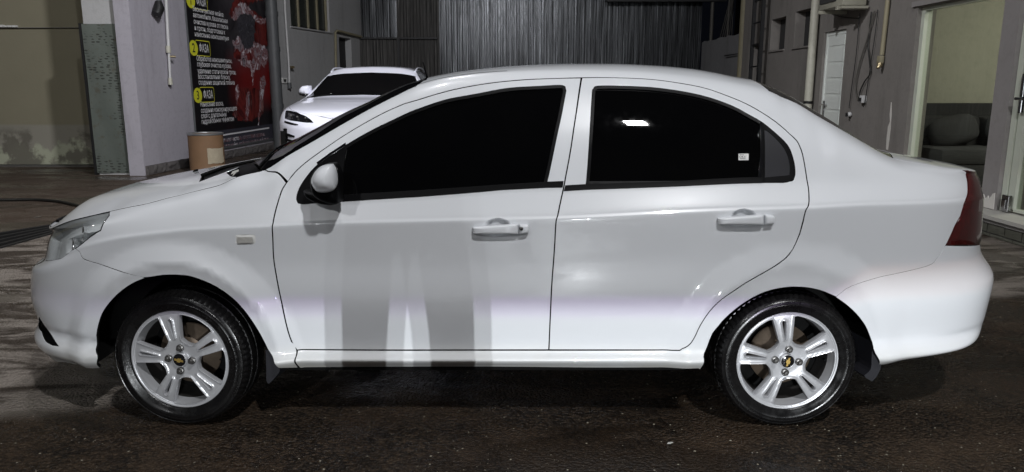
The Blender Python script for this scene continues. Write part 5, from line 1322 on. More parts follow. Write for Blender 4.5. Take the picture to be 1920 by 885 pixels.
    q = sw(544.5, 126, .07); tube('tap', [q - SWD * .03, q + SWO * .05 + SWD * .07], .03, M['brass'], wc); tube('collar', [sw(542.6, 155, .06), sw(543, 166, .06)], .045, M['pipe_dark'], wc)
    bx = thing('socket_box', tuple(sw(531.5, 151, .02)), 'small white socket box on the grey wall beside the dark downpipe', 'socket')
    c = sw(531.5, 151, 0) - SWP; u = float(c @ SWD); slab('casing', u - .10, u + .10, c[2] - .06, c[2] + .06, .0, .04, M['white_print'], bx); slab('outlet', u - .05, u + .05, c[2] - .03, c[2] + .03, .04, .046, M['recess'], bx)
build_left()

# ------------------------------------------------------------------ corrugated back of the yard
def corrugated(name, x0, x1, z0, z1, y, mat, par, pitch=0.155, depth=0.05, tilt=0.0, wob=0.0012):
    xs = []; x = 0.0; L = x1 - x0
    while x < L - 1e-6:
        for a, d in ((0, 0), (.22, 0), (.30, 1), (.62, 1), (.70, 0)):
            if x + a * pitch <= L: xs.append((x + a * pitch, d))
        x += pitch
    xs.append((L, 0)); zs = np.linspace(z0, z1, 7); V = []; Fc = []
    for i, (xx, d) in enumerate(xs):
        for j, z in enumerate(zs): V.append((x0 + xx, y + depth * d + tilt * (xx - L / 2) + rng.uniform(-wob, wob), z))
    n = len(zs)
    for i in range(len(xs) - 1):
        for j in range(n - 1): Fc.append((i * n + j, (i + 1) * n + j, (i + 1) * n + j + 1, i * n + j + 1))
    return link(name, mesh_from(V, Fc), mat, par)
def build_back():
    fe = thing('corrugated_fence', (1.6, 19, 0), 'tall shiny corrugated steel fence across the back of the yard', 'fence')
    x = -2.06
    for k in range(8):
        l = 0.93; corrugated('sheet', x, min(x + l + .02, 5.36), 0.0, 5.2, 19.0 + 0.012 * (k % 2), M['zinc'], fe, depth=.075, tilt=rng.uniform(-.012, .012)); x += l
        if x > 5.3: break
    gt = thing('dark_gate', (-3.2, 18.9, 0), 'dark weathered sheet metal gate left of the shiny corrugated fence', 'gate')
    for k in range(3): corrugated('sheet', -4.36 + .765 * k, -4.36 + .765 * (k + 1) + .01, 0.0, 2.74 if k == 0 else 5.2, 18.93 + .01 * k, M['zinc_dark'], gt, pitch=.19, depth=.02, tilt=.0)
    corrugated('upper_sheet', -4.24, -3.24, 2.75, 5.2, 18.86, M['zinc'], gt, pitch=.19, tilt=.02)
    box('frame_post', (-3.24, 18.84, 0), (-3.17, 18.9, 2.7), M['dark_steel'], gt)
    box('rail', (-4.3, 18.84, 2.70), (-2.1, 18.9, 2.75), M['dark_steel'], gt)
    tag(box('steel_beam', (2.6, 18.5, 3.68), (5.9, 18.66, 3.84), M['dark_steel']), 'dark steel beam crossing the top right of the corrugated fence', 'beam')
    # low pale wall with a dark open shed above it
    wl = thing('low_wall', (5.4, 17, 0), 'low pale wall running from the corrugated fence towards the ladder', 'wall')
    V = []; Fc = []; n = 14
    for i in range(n + 1):
        y = 14.95 + 4.05 * i / n; zt = 2.62 + rng.uniform(-.02, .02)
        V += [(5.4, y, 0), (5.4, y, zt), (5.62, y, zt), (5.62, y, 0)]
    for i in range(n):
        for k in range(3): Fc.append((i * 4 + k, (i + 1) * 4 + k, (i + 1) * 4 + k + 1, i * 4 + k + 1))
    Fc += [(0, 1, 2, 3), tuple(n * 4 + k for k in (3, 2, 1, 0))]; link('plaster', fix_normals(mesh_from(V, Fc)), M['pale_wall'], wl)
    sh = thing('shed_frame', (5.6, 17, 2.6), 'dark open shed framing above the low pale wall', 'shed')
    for px, r in ((1333, .05), (1364, .025)): p = atX(px, 70, 5.55); tube('post', [(p[0], p[1], 2.5), (p[0], p[1], 4.6)], r, M['cable_grey'], sh)
    box('back_panel', (6.3, 14.9, 2.5), (6.35, 19.0, 5.0), M['black_gap'], sh)
    for k in range(6): p = atX(1342 + k * 4.5, 66, 5.6); tube('strand', [(p[0] + .1, p[1], 2.6), (p[0] + .25, p[1] + .2 * k - .5, 3.9)], .012, M['cable_grey'], sh, 5)
    pp = atX(1393, 60, 5.3); tag(tube('utility_post', [(pp[0], pp[1], 0), (pp[0], pp[1], 4.8)], .085, M['cream_pipe'], n=10), 'pale weathered post at the near end of the low wall', 'post')
    a, b = atX(1359, 104.5, 5.32), atX(1385, 100.5, 5.32); tag(tube('iron_rod', [a, b, b + np.array([0.0, -.02, -1.6])], .018, M['dark_steel'], n=6), 'thin bent iron rod against the low pale wall', 'rod')
build_back()

# ------------------------------------------------------------------ building on the right
XW = 4.75
def rw_uv(px, py, X=XW): p = atX(px, py, X); return (-p[1], p[2])
def build_right():
    b = thing('shop_building', (XW, 7, 0), 'grey brown rendered building with a shop window on the right of the yard', 'building')
    Y = lambda a, c, d, e: rect(-c, -a, d, e)          # (y0, y1, z0, z1)
    holes = [Y(4.52, 6.2, .215, 2.29), Y(3.15, 4.27, .205, 2.35), Y(8.08, 8.86, .02, 2.19), Y(9.42, 10.10, 2.03, 2.61), Y(10.54, 11.28, 2.03, 2.58), Y(11.86, 12.5, .02, 2.205)]
    wall('render', (XW, 0, 0), R(-90), rect(-12.87, 4, 0.0, 5.0), holes, M['brown_grey'], 0.22, b, 0.8)
    box('end_wall', (XW + .001, 12.87, 0), (XW + 1.0, 12.95, 5.0), M['brown_grey'], b)
    for y0, y1, z0, z1 in ((9.42, 10.10, 2.03, 2.61), (10.54, 11.28, 2.03, 2.58), (11.86, 12.5, .02, 2.205)):
        w_ = box('window' if z0 > 1 else 'niche', (XW + .17, y0, z0), (XW + .2, y1, z1), M['recess'], b)
        if z0 > 1: box('sill', (XW - .03, y0 - .03, z0 - .03), (XW + .1, y1 + .03, z0 - .002), M['brown_grey'], w_)
    box('header_band', (XW - .03, 4.2, 2.30), (XW + .1, 6.3, 2.36), M['post_grey'], b)
    # window
    wn = box('shop_window', (XW + .09, 4.525, .22), (XW + .098, 6.195, 2.285), M['shop_glass'], b)
    for y0, y1, z0, z1 in ((6.13, 6.197, .22, 2.287), (4.523, 4.56, .22, 2.287), (4.56, 6.13, .22, .27), (4.56, 6.13, 2.25, 2.287)): box('frame', (XW + .05, y0, z0), (XW + .14, y1, z1), M['frame_pale'], wn)
    box('window_post', (XW - .06, 4.275, .205), (XW + .15, 4.515, 2.5), M['post_grey'], b)
    # chipped plaster at the foot of the post
    V = []; o = [(4.29, .21), (4.50, .21), (4.505, .30), (4.47, .335), (4.43, .29), (4.40, .33), (4.37, .30), (4.33, .36), (4.30, .37)]
    link('chipped_plaster', fix_normals(mesh_from([(XW - .066, y, z) for y, z in o] + [(XW - .06, y, z) for y, z in o], [tuple(range(9))] + [(i, (i + 1) % 9, 9 + (i + 1) % 9, 9 + i) for i in range(9)])), M['plaster_white'], b)
    # glass door
    dr = thing('shop_door', (XW, 3.7, .2), 'glazed shop door with a pale frame and steel lever at the right edge', 'door')
    box('frame', (XW - .02, 4.20, .205), (XW + .08, 4.268, 2.34), M['frame_pale'], dr); box('stile', (XW - .01, 4.09, .24), (XW + .06, 4.185, 2.3), M['frame_pale'], dr)
    box('glass', (XW + .02, 3.26, .25), (XW + .03, 4.09, 2.3), M['shop_glass'], dr); box('lower_rail', (XW - .01, 3.26, .22), (XW + .06, 4.088, .245), M['frame_pale'], dr)
    bm = bmesh.new(); bm_box(bm, (XW - .05, 4.11, 1.14), (XW - .012, 4.15, 1.50), .006); bm_box(bm, (XW - .10, 3.98, 1.26), (XW - .06, 4.15, 1.285), .008); from_bm('handle', bm, M['chrome'], dr)
    bm = bmesh.new(); bm_box(bm, (XW - .06, 4.10, .21), (XW - .021, 4.20, .37), .006); bm_box(bm, (XW - .075, 4.12, .24), (XW - .061, 4.18, .33), .004); from_bm('floor_hinge', bm, M['chrome'], dr)
    # step: slab and stone tiles
    st = thing('entrance_step', (4.6, 4.5, 0), 'pale stone entrance step faced with olive slate tiles below the shop window', 'step')
    box('slab', (4.44, 1.6, .168), (XW + .3, 4.9, .203), M['slab'], st); box('core', (4.50, 1.65, 0), (XW - .005, 4.85, .167), M['mortar'], st); box('edge_band', (4.47, 1.62, .128), (4.52, 4.88, .166), M['slab_dark'], st)
    stone_row(st, M['slate'], np.array([4.50, 4.85, 0.0]), np.array([0, -1., 0]), np.array([-1., 0, 0]), 0.0, 3.2, 0.035, 0.127, 0.26, 'tile', 0.1, 0.015, 0.006)
    stone_row(st, M['slate'], np.array([4.50, 4.85, 0.0]), np.array([0, -1., 0]), np.array([-1., 0, 0]), 0.0, 3.2, 0.0, 0.034, 0.30, 'tile', 0.1, 0.022, 0.004)
    tag(box('door_mat', (3.95, 4.06, 0.002), (4.42, 4.75, 0.012), M['stone']), 'dark mat on the ground beside the slate faced step', 'mat')
    # interior of the shop
    rm = thing('shop_room', (6.5, 5, .2), 'sage plastered room seen through the shop window', 'room')
    box('room_wall', (XW + .23, 6.95, .15), (9.6, 7.05, 3.2), M['shop_wall'], rm); box('far_wall', (9.5, 0.5, .15), (9.6, 6.949, 3.2), M['shop_wall'], rm); box('floor', (XW + .23, .5, .14), (9.5, 6.949, .198), M['floor_tile'], rm)
    box('ceiling', (XW + .22, .4, 3.1), (9.6, 7.05, 3.2), M['shop_wall'], rm)
    sk = box('wall_socket', (6.25, 6.925, 1.31), (6.42, 6.95, 1.40), M['white_print']); tag(sk, 'white double wall socket above the dark sofa inside the shop', 'socket')
    for dx in (.045, .125):
        V, Fc = lathe_geo([(0.026, -.006), (0.022, -.002), (.001, -.002)], 16); link('outlet', mesh_from([(6.25 + dx + p[0], 6.925 + p[1] + .0, 1.355 + p[2]) for p in V], Fc, True), M['recess'], sk)
    so = thing('sofa', (6.2, 6.3, .2), 'charcoal sofa against the sage wall inside the shop', 'sofa')
    box('headboard', (XW + .30, 6.83, .2), (9.3, 6.94, 1.175), M['fabric'], so, .02)
    for k in range(4):
        x0 = XW + .32 + k * .86; box('seat_cushion', (x0 + .005, 5.95, .47), (x0 + .85, 6.62, .66), M['fabric_light'], so, .05); box('back_cushion', (x0 + .01, 6.60, .60), (x0 + .845, 6.83, 1.02), M['fabric'], so, .07); box('base', (x0, 5.97, .2), (x0 + .855, 6.82, .468), M['fabric'], so, .01)
    for x0, rt, lab in ((5.95, 16, 'plump grey scatter cushion nearest the wall socket on the sofa'), (5.25, -14, 'grey scatter cushion at the left end of the sofa behind the glass')):
        bm = bmesh.new(); bmesh.ops.create_uvsphere(bm, u_segments=20, v_segments=12, radius=1)
        for v in bm.verts:
            c = v.co; s = lambda t, e: math.copysign(abs(t) ** e, t); v.co = Vector((s(c.x, .6) * .30, s(c.y, 1.0) * .11, s(c.z, .6) * .19))
        bmesh.ops.rotate(bm, verts=bm.verts, cent=(0, 0, 0), matrix=Matrix.Rotation(R(rt), 3, 'Y') @ Matrix.Rotation(R(-18), 3, 'X')); bmesh.ops.translate(bm, verts=bm.verts, vec=(x0 + .25, 6.50, .84)); tag(from_bm('scatter_cushion', bm, M['fabric_light'], smooth=True), lab, 'cushion', 'scatter cushions on the sofa')
    # white door in the wall
    wd = thing('white_door', (XW + .1, 8.45, 0), 'white panelled plastic door with a lever handle, left of the hanging cables', 'door')
    box('leaf', (XW + .055, 8.135, .03), (XW + .095, 8.81, 2.13), M['door_white'], wd)
    for y0, y1, z0, z1 in ((8.085, 8.13, .03, 2.185), (8.815, 8.855, .03, 2.185), (8.13, 8.815, 2.135, 2.185)): box('frame', (XW + .04, y0, z0), (XW + .11, y1, z1), M['door_white'], wd)
    for z in np.linspace(.12, 1.98, 9): box('panel', (XW + .046, 8.22, z), (XW + .054, 8.73, z + .195), M['door_white'], wd)
    bm = bmesh.new(); bm_box(bm, (XW + .035, 8.745, .93), (XW + .054, 8.79, 1.17), .004); bm_box(bm, (XW - .005, 8.63, 1.10), (XW + .03, 8.775, 1.125), .006); from_bm('handle', bm, M['chrome'], wd)
    # drain pipe
    a, c = atX(1534, -20, 4.66), atX(1512.5, 190, 4.66); dp = thing('downpipe', (a[0], a[1], 0), 'cream plastic downpipe left of the white door', 'pipe')
    m = (a + c) / 2; tube('pipe', [(m[0], m[1], 0), (m[0], m[1], 4.9)], .062, M['pvc'], dp, 14); tube('bracket', [(m[0], m[1], 1.12), (m[0], m[1], 1.16)], .068, M['dark_steel'], dp, 14)
    # ladder
    ld = thing('ladder', (4.55, 12.0, 0), 'black steel ladder fixed to the far end of the rendered building', 'ladder')
    y0, y1 = atX(1428.5, 60, 4.56)[1], atX(1412, 60, 4.56)[1]
    for y in (y0, y1): box('rail', (4.53, y - .03, 0.3), (4.59, y + .03, 4.9), M['dark_steel'], ld)
    for k in range(11): z = .55 + .40 * k; tube('rung', [(4.56, y0, z), (4.56, y1, z)], .016, M['dark_steel'], ld, 6)
    # air conditioner
    ac = thing('air_conditioner', (4.5, 7.8, 2.4), 'yellowed air conditioner outdoor unit above the hanging cables', 'air conditioner')
    box('casing', (4.38, 7.42, 2.44), (4.70, 8.22, 3.02), M['ac'], ac, .015); box('grille', (4.365, 7.62, 2.52), (4.379, 8.15, 2.95), M['recess'], ac)
    for y in (7.5, 8.1): box('bracket', (4.34, y, 2.39), (4.745, y + .04, 2.435), M['ac'], ac)
    box('drip_tray', (4.36, 7.40, 2.40), (4.72, 7.48, 2.434), M['ac'], ac)
    def wp(pts, X=4.72): return smooth_path([tuple(atX(x, y, X)) for x, y in pts], 5)
    for i, (pts, lab, r) in enumerate((([(1612, 25), (1610.5, 44), (1605.4, 102), (1597, 163), (1592, 203)], 'leftmost cable hanging below the air conditioner down to the round outlet', .006),
                             ([(1640, 20), (1637.6, 31), (1625.8, 75), (1612, 119), (1603.7, 163), (1609, 189)], 'long looped cable from the air conditioner to the lower junction box', .011),
                             ([(1634, 22), (1628, 80), (1629, 103), (1631.5, 136), (1621, 153), (1612, 174), (1614, 184)], 'kinked black cable ending on top of the lower junction box', .009),
                             ([(1646, 18), (1640, 70), (1634, 110), (1630, 138), (1622, 190), (1619, 200)], 'thin cable hanging rightmost below the air conditioner', .006),
                             ([(1538, 2), (1552, 20), (1575, 31), (1600, 34), (1612, 34)], 'slack cable between the downpipe and the air conditioner', .008))):
        tag(tube('cable', wp(pts), r, M['cable'] if i != 1 else M['cable_grey'], n=6), lab, 'cable', 'cables hanging on the rendered wall')
    cd = thing('cream_conduit', tuple(atX(1653.6, 105, 4.71)), 'cream pipe and tap coming down the wall right of the air conditioner', 'pipe')
    tube('pipe', [atX(1667, -20, 4.71), atX(1653.6, 103, 4.71)], .028, M['cream_pipe'], cd, 8); p = atX(1650, 112, 4.70); box('clamp_box', tuple(p - np.array([.02, .05, .05])), tuple(p + np.array([.03, .05, .05])), M['cream_pipe'], cd, .008); p = atX(1649.5, 122, 4.69); tube('tap', [p + np.array([0, 0, .03]), p, p - np.array([.03, .01, .04])], [.03, .035, .02], M['brass'], cd)
    for px, py, s, lab in ((1618, 186, .05, 'pale junction box with wires at the bottom of the looped cables'), (1593, 214.5, .035, 'small round white outlet below the leftmost cable')):
        p = atX(px, py, 4.72); jb = thing('junction_box', tuple(p), lab, 'socket'); bm = bmesh.new()
        if s > .04: bm_box(bm, tuple(p - np.array([.03, s, s])), tuple(p + np.array([.03, s, s])), .008)
        else: bmesh.ops.create_uvsphere(bm, u_segments=14, v_segments=8, radius=s, matrix=Matrix.Translation(p))
        from_bm('casing', bm, M['white_pipe'], jb, ang=40); box('plug', tuple(p + np.array([-.05, -.02, -.03])), tuple(p + np.array([-.031, .02, .02])), M['dark_steel'], jb)
    # crack filled with white plaster
    L_ = [(1670.5, 191.5), (1668, 215), (1668.5, 228), (1664.5, 238), (1662, 262), (1661, 280)]; Rr = [(1671, 191.5), (1671, 215), (1669.8, 230), (1669.5, 240), (1667, 262), (1664.5, 281)]
    V = [atX(x, y, 4.745) for x, y in L_ + Rr[::-1]]; V2 = [v + np.array([.006, 0, 0]) for v in V]; n = len(V)
    link('plaster_crack', fix_normals(mesh_from(V + V2, [tuple(range(n))] + [(i, (i + 1) % n, n + (i + 1) % n, n + i) for i in range(n)])), M['plaster_white'], b)
    area_lamp('shop_ceiling_lamp', (6.6, 4.6, 3.0), (6.6, 5.4, 0.5), 66, 0.8, 0.8, (1.0, 0.97, 0.86))
build_right()

# ------------------------------------------------------------------ the parked white SUV behind
def build_suv():
    SX, SY = -2.03, 6.05
    tw = lambda P: np.stack([SX - P[:, 1], SY + P[:, 0], P[:, 2]], 1)
    W = [[(0, .84), (4.8, .84)],
         [(0, .92), (.95, .925), (2.4, .92), (3.8, .93), (4.8, .92)],
         [(0, .945), (.95, .945), (2.4, .935), (3.8, .95), (4.8, .93)],
         [(0, .93), (.95, .945), (2.4, .94), (3.8, .95), (4.8, .90)],
         [(0, .88), (.95, .895), (1.5, .90), (2.4, .895), (3.8, .885), (4.8, .84)],
         [(0, .80), (.95, .81), (1.35, .80), (1.55, .765), (1.9, .680), (2.15, .618), (2.30, .585), (2.9, .575), (3.8, .555), (4.4, .60), (4.8, .62)],
         [(0, .45), (1.4, .48), (2.3, .37), (3.8, .37), (4.8, .42)],
         [(0, 0), (4.8, 0)]]
    Z = [[(0, .24), (.95, .24), (4.8, .26)], [(0, .42), (4.8, .44)], [(0, .70), (4.8, .74)], [(0, .86), (.95, .93), (2.4, .95), (4.8, 1.0)],
         [(0, .955), (.95, 1.11), (1.5, 1.17), (2.4, 1.19), (3.8, 1.22), (4.8, 1.12)],
         [(0, .985), (.5, 1.09), (.95, 1.165), (1.35, 1.215), (1.55, 1.265), (1.9, 1.44), (2.15, 1.562), (2.30, 1.615), (2.9, 1.635), (3.8, 1.58), (4.4, 1.42), (4.8, 1.17)],
         [(0, .995), (.5, 1.115), (.95, 1.20), (1.35, 1.245), (1.55, 1.30), (1.9, 1.475), (2.15, 1.598), (2.30, 1.655), (2.9, 1.68), (3.8, 1.63), (4.4, 1.45), (4.8, 1.18)],
         [(0, 1.0), (.5, 1.12), (.95, 1.205), (1.35, 1.25), (1.55, 1.31), (1.9, 1.486), (2.15, 1.610), (2.30, 1.668), (2.9, 1.695), (3.8, 1.645), (4.4, 1.46), (4.8, 1.18)]]
    xf = [.20, .05, .02, .03, .10, .14, .14, .14]; xr = [4.7, 4.78, 4.8, 4.8, 4.76, 4.72, 4.72, 4.72]
    def bumps(x, z, v):
        o = np.zeros_like(x)
        for cx in (.98, 3.78):
            r = np.hypot(x - cx, z - .36); o += .018 * (1 - sst((r - .45) / .10))
        return o * (v < 4)
    S = Shell(W, Z, xf, xr, .95, 3.75, 0, 4.8, 2.6, 2.8, 0.0, tw, bumps)
    suv = thing('white_suv', (SX, SY + 2.4, 0), 'white SUV with dark windscreen and slim headlights, parked nose-on behind the white saloon', 'car')
    U = lambda *p: np.array([(a, b) for a, b in p], float)
    mir = lambda uv: np.stack([uv[:, 0], 14 - uv[:, 1]], 1)
    P = M['paint_suv']; e = .004
    def arch(cx, n=14):
        """wheel arch circle in (u, v): solve v for z on the side"""
        out = []
        for a in np.linspace(0, 2 * math.pi, n * 2, endpoint=False):
            x = cx + .40 * math.cos(a); z = max(.30, .36 + .40 * math.sin(a)); best = None
            u = x
            for _ in range(6):
                vv = np.linspace(0.05, 3.5, 140); q = S.P(np.full(140, u), vv); i = np.argmin(np.abs(q[:, 2] - z)); u = np.clip(u + (x - (q[i, 1] - SY)), e, 4.8 - e); v = vv[i]
            out.append((u, v))
        return np.array(out)
    def winpoly(): return U((1.62, 4.15), (2.05, 4.14), (3.0, 4.13), (3.9, 4.2), (4.15, 4.45), (3.8, 4.86), (3.0, 4.9), (2.4, 4.88), (2.15, 4.82), (1.75, 4.35))
    side = U((e, 0), (4.8 - e, 0), (4.8 - e, 5), (4.35, 4.98), (2.28, 4.99), (1.52, 4.99), (1.34, 4.99), (.25, 4.99), (e, 4.4))
    ar = [arch(.98), arch(3.78)]
    # side faces (both halves run to the middle of the nose)
    hl = S.poly([(536.5, 206.8), (546, 207.4), (557, 210), (574, 217.8), (588.3, 230.4), (576, 230.2), (560.5, 228.4), (545, 226), (533.6, 222.5)])
    vent = S.poly([(530.8, 241), (538, 240.5), (538.5, 251), (540, 258), (538, 268), (533, 276)])
    drl = S.poly([(533.8, 226.5), (545, 229.5), (559.5, 233.5), (556, 235), (543, 233), (533.4, 229.5)])
    if np.mean(hl[:, 1]) < 7: toL = lambda q: q
    else: toL = lambda q: q
    right_v = np.mean(hl[:, 1]) > 7
    half = lambda q: mir(q) if right_v else q         # store everything on the v < 7 half
    hl, vent, drl = half(hl), half(vent), half(drl)
    g = panel_geo(S, side, ar + [winpoly(), hl, vent], step=0.045, flange=0.02)
    def both(gg, f=None):
        V = gg[0].copy(); V[:, 0] = 2 * SX - V[:, 0]; N = gg[1].copy(); N[:, 0] *= -1; return [gg, (V, N, [q[::-1] for q in gg[2]]) + tuple(gg[3:])]
    def bb(name, gg, mat, par, split=True):
        a = both(gg)
        if split: return [build(name, [x], mat, par) for x in a]
        return build(name, a, mat, par)
    bb('body', g, P, suv, False)
    sym = lambda l: np.concatenate([np.array(l, float), mir(np.array(l, float))[::-1]])
    hood = sym([(.235, 7 - 1e-3), (.22, 6), (.22, 5.03), (.6, 5.03), (1.0, 5.03), (1.36, 5.03), (1.40, 6), (1.42, 6.99)])
    hood = np.array([(.20, 5.03), (.19, 6), (.185, 7), (.19, 8), (.20, 8.97), (.6, 8.97), (1.0, 8.97), (1.34, 8.97), (1.42, 8), (1.44, 7), (1.42, 6), (1.34, 5.03), (1.0, 5.03), (.6, 5.03)])[::-1]
    build('hood', [panel_geo(S, S.inset(hood, .0008), step=.05, flange=.02)], P, suv)
    nose = np.array([(e, 4.45), (.10, 4.85), (.195, 5.03), (.185, 6), (.18, 7), (.185, 8), (.195, 8.97), (.10, 9.15), (e, 9.55)])
    build('nose_panel', [panel_geo(S, nose, step=.05, flange=.01)], P, suv)
    cow = np.array([(1.35, 5.03), (1.43, 6), (1.45, 7), (1.43, 8), (1.35, 8.97), (1.46, 8.97), (1.53, 8), (1.55, 7), (1.53, 6), (1.46, 5.03)]); build('cowl', [panel_geo(S, cow, step=.05, flange=0, off=-.012)], M['plastic'], suv)
    ws = np.array([(1.47, 5.05), (1.54, 6), (1.56, 7), (1.54, 8), (1.47, 8.95), (1.9, 8.95), (2.07, 8.93), (2.08, 8), (2.085, 7), (2.08, 6), (2.07, 5.07), (1.9, 5.05)])
    build('windscreen', [panel_geo(S, ws, step=.05, flange=.01, off=-.003)], M['wind'], suv)
    rf = np.array([(2.08, 5.0), (2.09, 6), (2.095, 7), (2.09, 8), (2.08, 9.0), (2.6, 9), (3.0, 9), (4.35, 9), (4.42, 7), (4.35, 5), (3.0, 5), (2.6, 5)])
    gl = np.array([(2.50, 5.6), (2.52, 7), (2.50, 8.4), (3.9, 8.4), (3.9, 5.6)])
    rb = build('roof', [panel_geo(S, rf, [gl], step=.06, flange=.01)], P, suv); build('sunroof_glass', [panel_geo(S, gl, step=.08, flange=0, off=.002)], M['gloss_black'], rb)
    rg = np.array([(4.37, 5.0), (4.43, 7), (4.37, 9.0), (4.79, 9.0), (4.79, 5.0)]); build('tailgate', [panel_geo(S, rg, step=.08)], P, suv)
    for x in bb('side_window', panel_geo(S, spline_closed(S.inset(winpoly(), .004), 40), step=.06, flange=0, off=-.004), M['tint'], suv): pass
    hls = spline_closed(S.inset(hl, .003), 45)
    for o in bb('headlight', panel_geo(S, hls, step=.02, flange=.01, offf=lambda q: -.02 * sst(dist_to(q * np.array([1, S.vs]), hls * np.array([1, S.vs])) / .03)), M['gloss_black'], suv):
        s = 1 if o.data.vertices[0].co.x > SX else -1
        for k in range(3):
            cx = (.40 + .16 * k); uu = np.mean(hl[:, 0]) + (-.10 + .08 * k); vv = np.mean(hl[:, 1]) + .04 * (1 - k); p = S.P([uu], [vv], -.012)[0]; 
            if s < 0: p[0] = 2 * SX - abs(p[0] - 0) if False else (p[0] if p[0] < SX else 2 * SX - p[0])
            else: p[0] = p[0] if p[0] > SX else 2 * SX - p[0]
            bm = bmesh.new(); bmesh.ops.create_uvsphere(bm, u_segments=12, v_segments=8, radius=.014, matrix=Matrix.Translation(p)); from_bm('lamp_unit', bm, M['nut'], o, smooth=True)
    bb('air_curtain', panel_geo(S, spline_closed(S.inset(vent, .002), 50), step=.02, flange=.0, off=-.03), M['black_gap'], suv)
    bb('lower_strip', panel_geo(S, spline_closed(drl, 50), step=.02, flange=.004, off=.003), M['gloss_black'], suv)
    for q in ([(533, 249), (540, 250.5), (552.5, 254.5), (552.5, 257.5), (540, 255.5), (532, 254)], [(531.5, 259.5), (540, 260.5), (549.5, 263), (549.5, 266), (540, 264.5), (531.5, 263.5)]):
        bb('fin', panel_geo(S, spline_closed(half(S.poly(q)), 50), step=.02, flange=.006, off=.006), M['gloss_black'], suv)
    # mirrors
    for s in (-1, 1):
        o = [(560.7, 173), (562, 167), (566.5, 162), (574, 160.2), (582, 160.3), (582.5, 170), (580.5, 181), (566, 177)]; y = SY + 1.75; pts = np.array([atY(a, b, y)[[0, 2]] for a, b in o])
        if s > 0: pts[:, 0] = 2 * SX - pts[:, 0]
        m_ = dome('side_mirror', [tuple(p) for p in pts], y, .09, P, suv, back=.06, rings=6, power=2.4, deg=60)
        q = pts.copy(); q = np.array([atY(a, b, y - .02)[[0, 2]] for a, b in [(560.5, 172.5), (566, 173.5), (582, 176), (585.5, 181), (579, 182), (565, 179)]]); 
        if s > 0: q[:, 0] = 2 * SX - q[:, 0]
        dome('mirror_foot', [tuple(p) for p in q], y - .06, .07, M['gloss_black'], m_, back=.06, rings=4)
    # roof rails
    for vv in (4.93, 9.07):
        pth = [S.P([u], [vv], .042 * min(1, 9 * t * (1 - t) + .05))[0] for t, u in zip(np.linspace(0, 1, 14), np.linspace(2.25, 4.0, 14))]; tube('roof_rail', pth, .013, P, suv, 8)
    # badge on the nose
    p0 = S.P(*[[x] for x in S.inv(622.5, 229.8)])[0]; v, f = text_geo('BYD', .085, 1.25); x0 = p0[0]; wtx = max(p[0] for p in v); k = 2 * (SX - x0) / wtx; VV = []
    for p in v:
        X = x0 + p[0] * k; vv = None; z = p0[2] + p[1] * .85
        yq = p0[1]; lo = np.linspace(.002, .9, 160); q = S.P(lo, np.full(160, 4.6)); 
        VV.append((X, yq - .012 - .02 * (1 - ((X - SX) / max(.05, abs(x0 - SX))) ** 2) * 1.0, z))
    link('badge', mesh_from(VV, f), M['nut'], suv)
    # underside, wheels
    bm = bmesh.new(); bm_box(bm, (SX - .80, SY + .3, .26), (SX + .80, SY + 4.5, .30)); bm_box(bm, (SX - .70, SY + 1.45, .3), (SX + .70, SY + 1.5, 1.15)); bm_box(bm, (SX - .80, SY + .25, .3), (SX + .80, SY + .30, .85)); from_bm('underbody', bm, M['black_gap'], suv)
    for cx in (.98, 3.78):
        for s in (-1, 1):
            T = Matrix.Translation((SX + s * .94, SY + cx, .352)) @ Matrix.Rotation(R(90) * s, 4, 'Z')
            V, Fc = lathe_geo([(.255, .02), (.28, -.006), (.32, -.008), (.345, .02), (.352, .05), (.352, .2), (.33, .23), (.255, .22)], 48); me = fix_normals(mesh_from(V, Fc, True)); me.transform(T); wl = link('wheel', me, M['tyre'], suv)
            holes = [np.array([pol(.235, R(a) + .42), pol(.10, R(a) + .34), pol(.085, R(a)), pol(.10, R(a) - .34), pol(.235, R(a) - .42), pol(.24, R(a))]) for a in range(0, 360, 72)]
            gq = panel_geo(FLAT, np.array([pol(.258, t) for t in np.linspace(0, 6.283, 48, endpoint=False)]), holes, step=.03, flange=.03, off=-.01); me = mesh_from(gq[0], orient(*gq[:3])); me.transform(T); link('rim', me, M['alloy'], wl)
            V, Fc = lathe_geo([(.258, .03), (.24, .12), (.02, .12)], 32); me = fix_normals(mesh_from(V, Fc, True)); me.transform(T); link('rim_barrel', me, M['alloy_dark'], wl)
            V = []; n = 20
            for k in range(n + 1):
                a = R(-20) + R(220) * k / n
                for r, y in ((.405, .01), (.415, .3), (.1, .305)): V.append(T @ Vector((r * math.cos(a) , y, r * math.sin(a))))
            Fc = [(k * 3 + j, k * 3 + j + 1, k * 3 + j + 4, k * 3 + j + 3) for k in range(n) for j in range(2)]; link('wheel_housing', mesh_from(V, Fc), M['black_gap'], suv)
build_suv()

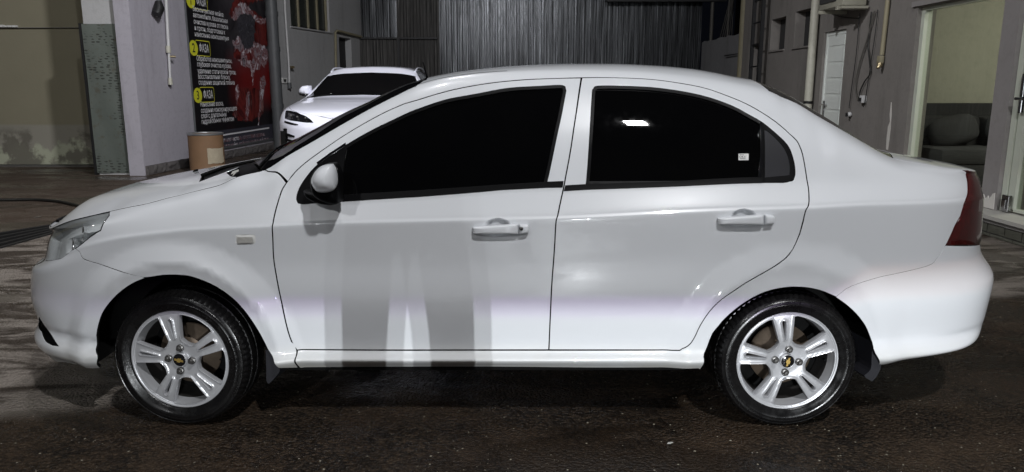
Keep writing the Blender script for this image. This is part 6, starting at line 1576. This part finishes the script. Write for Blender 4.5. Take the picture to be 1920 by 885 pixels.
# ------------------------------------------------------------------ the photographer, standing just behind the camera (his legs shade the sill)
def build_person():
    pr = thing('person', (0.02, -3.22, 0), 'person in dark trousers and jacket standing behind the camera holding a phone', 'person')
    def skin(name, chains, mat, parent, root=0, sub=1):
        V = []; E_ = []; Rr = []; idx = {}
        for ch in chains:
            prev = None
            for key, co, r in ch:
                if key not in idx: idx[key] = len(V); V.append(co); Rr.append(r)
                if prev is not None: E_.append((prev, idx[key]))
                prev = idx[key]
        me = bpy.data.meshes.new(name); me.from_pydata(V, E_, []); o = bpy.data.objects.new(name, me); COL.objects.link(o)
        m = o.modifiers.new('skin', 'SKIN'); m.use_smooth_shade = True
        for i, r in enumerate(Rr): me.skin_vertices[0].data[i].radius = (r, r)
        me.skin_vertices[0].data[root].use_root = True
        o.modifiers.new('sub', 'SUBSURF').levels = sub
        dg = bpy.context.evaluated_depsgraph_get(); m2 = bpy.data.meshes.new_from_object(o.evaluated_get(dg)); bpy.data.objects.remove(o); bpy.data.meshes.remove(me)
        m2.name = name; m2.materials.clear(); return link(name, m2, mat, parent)
    x0, y0 = 0.02, -3.22
    legs = []
    for s in (-1, 1):
        legs.append([('p', (x0, y0, .93), .15), ('h%d' % s, (x0 + s * .10, y0, .86), .115), ('t%d' % s, (x0 + s * .125, y0 + .01, .66), .118), ('k%d' % s, (x0 + s * .14, y0 + .02, .47), .108), ('c%d' % s, (x0 + s * .145, y0 - .01, .30), .108), ('a%d' % s, (x0 + s * .150, y0 - .02, .09), .108)])
    skin('trousers', legs, M['denim'], pr)
    arm = lambda s: [('s', (x0, y0 + .0, 1.38), .135), ('sh%d' % s, (x0 + s * .20, y0, 1.38), .07), ('el%d' % s, (x0 + s * .24, y0 + .10, 1.13), .055), ('wr%d' % s, (x0 + s * .09, y0 + .27, 1.28), .038)]
    skin('jacket', [[('p', (x0, y0, .93), .155), ('w', (x0, y0, 1.10), .15), ('c', (x0, y0, 1.26), .165), ('s', (x0, y0, 1.38), .135), ('n', (x0, y0, 1.47), .06)], arm(-1), arm(1)], M['jacket'], pr)
    skin('head', [[('n', (x0, y0 + .01, 1.46), .055), ('j', (x0, y0 + .04, 1.57), .075), ('m', (x0, y0 + .03, 1.66), .095), ('t', (x0, y0 + .01, 1.73), .075)]], M['skin'], pr)
    for s in (-1, 1):
        ch = [[('w', (x0 + s * .09, y0 + .27, 1.28), .026), ('p', (x0 + s * .07, y0 + .29, 1.32), .034)]]
        for k in range(4): ch.append([('p', (x0 + s * .07, y0 + .29, 1.32), .034), ('a%d' % k, (x0 + s * (.055 - .003 * k), y0 + .30, 1.335 + .016 * k), .010), ('b%d' % k, (x0 + s * (.03), y0 + .31, 1.335 + .016 * k), .009)])
        ch.append([('p', (x0 + s * .07, y0 + .29, 1.32), .034), ('th', (x0 + s * .05, y0 + .275, 1.36), .011), ('tt', (x0 + s * .03, y0 + .275, 1.375), .009)]); skin('hand', ch, M['skin'], pr)
        box('shoe', (x0 + s * .15 - .05, y0 - .08, 0), (x0 + s * .15 + .05, y0 + .20, .085), M['jacket'], pr, .03)
    tag(box('phone', (-.08, -2.93, 1.34), (.08, -2.922, 1.42), M['gloss_black'], None, .003), 'black phone held up by the person behind the camera', 'phone')
build_person()
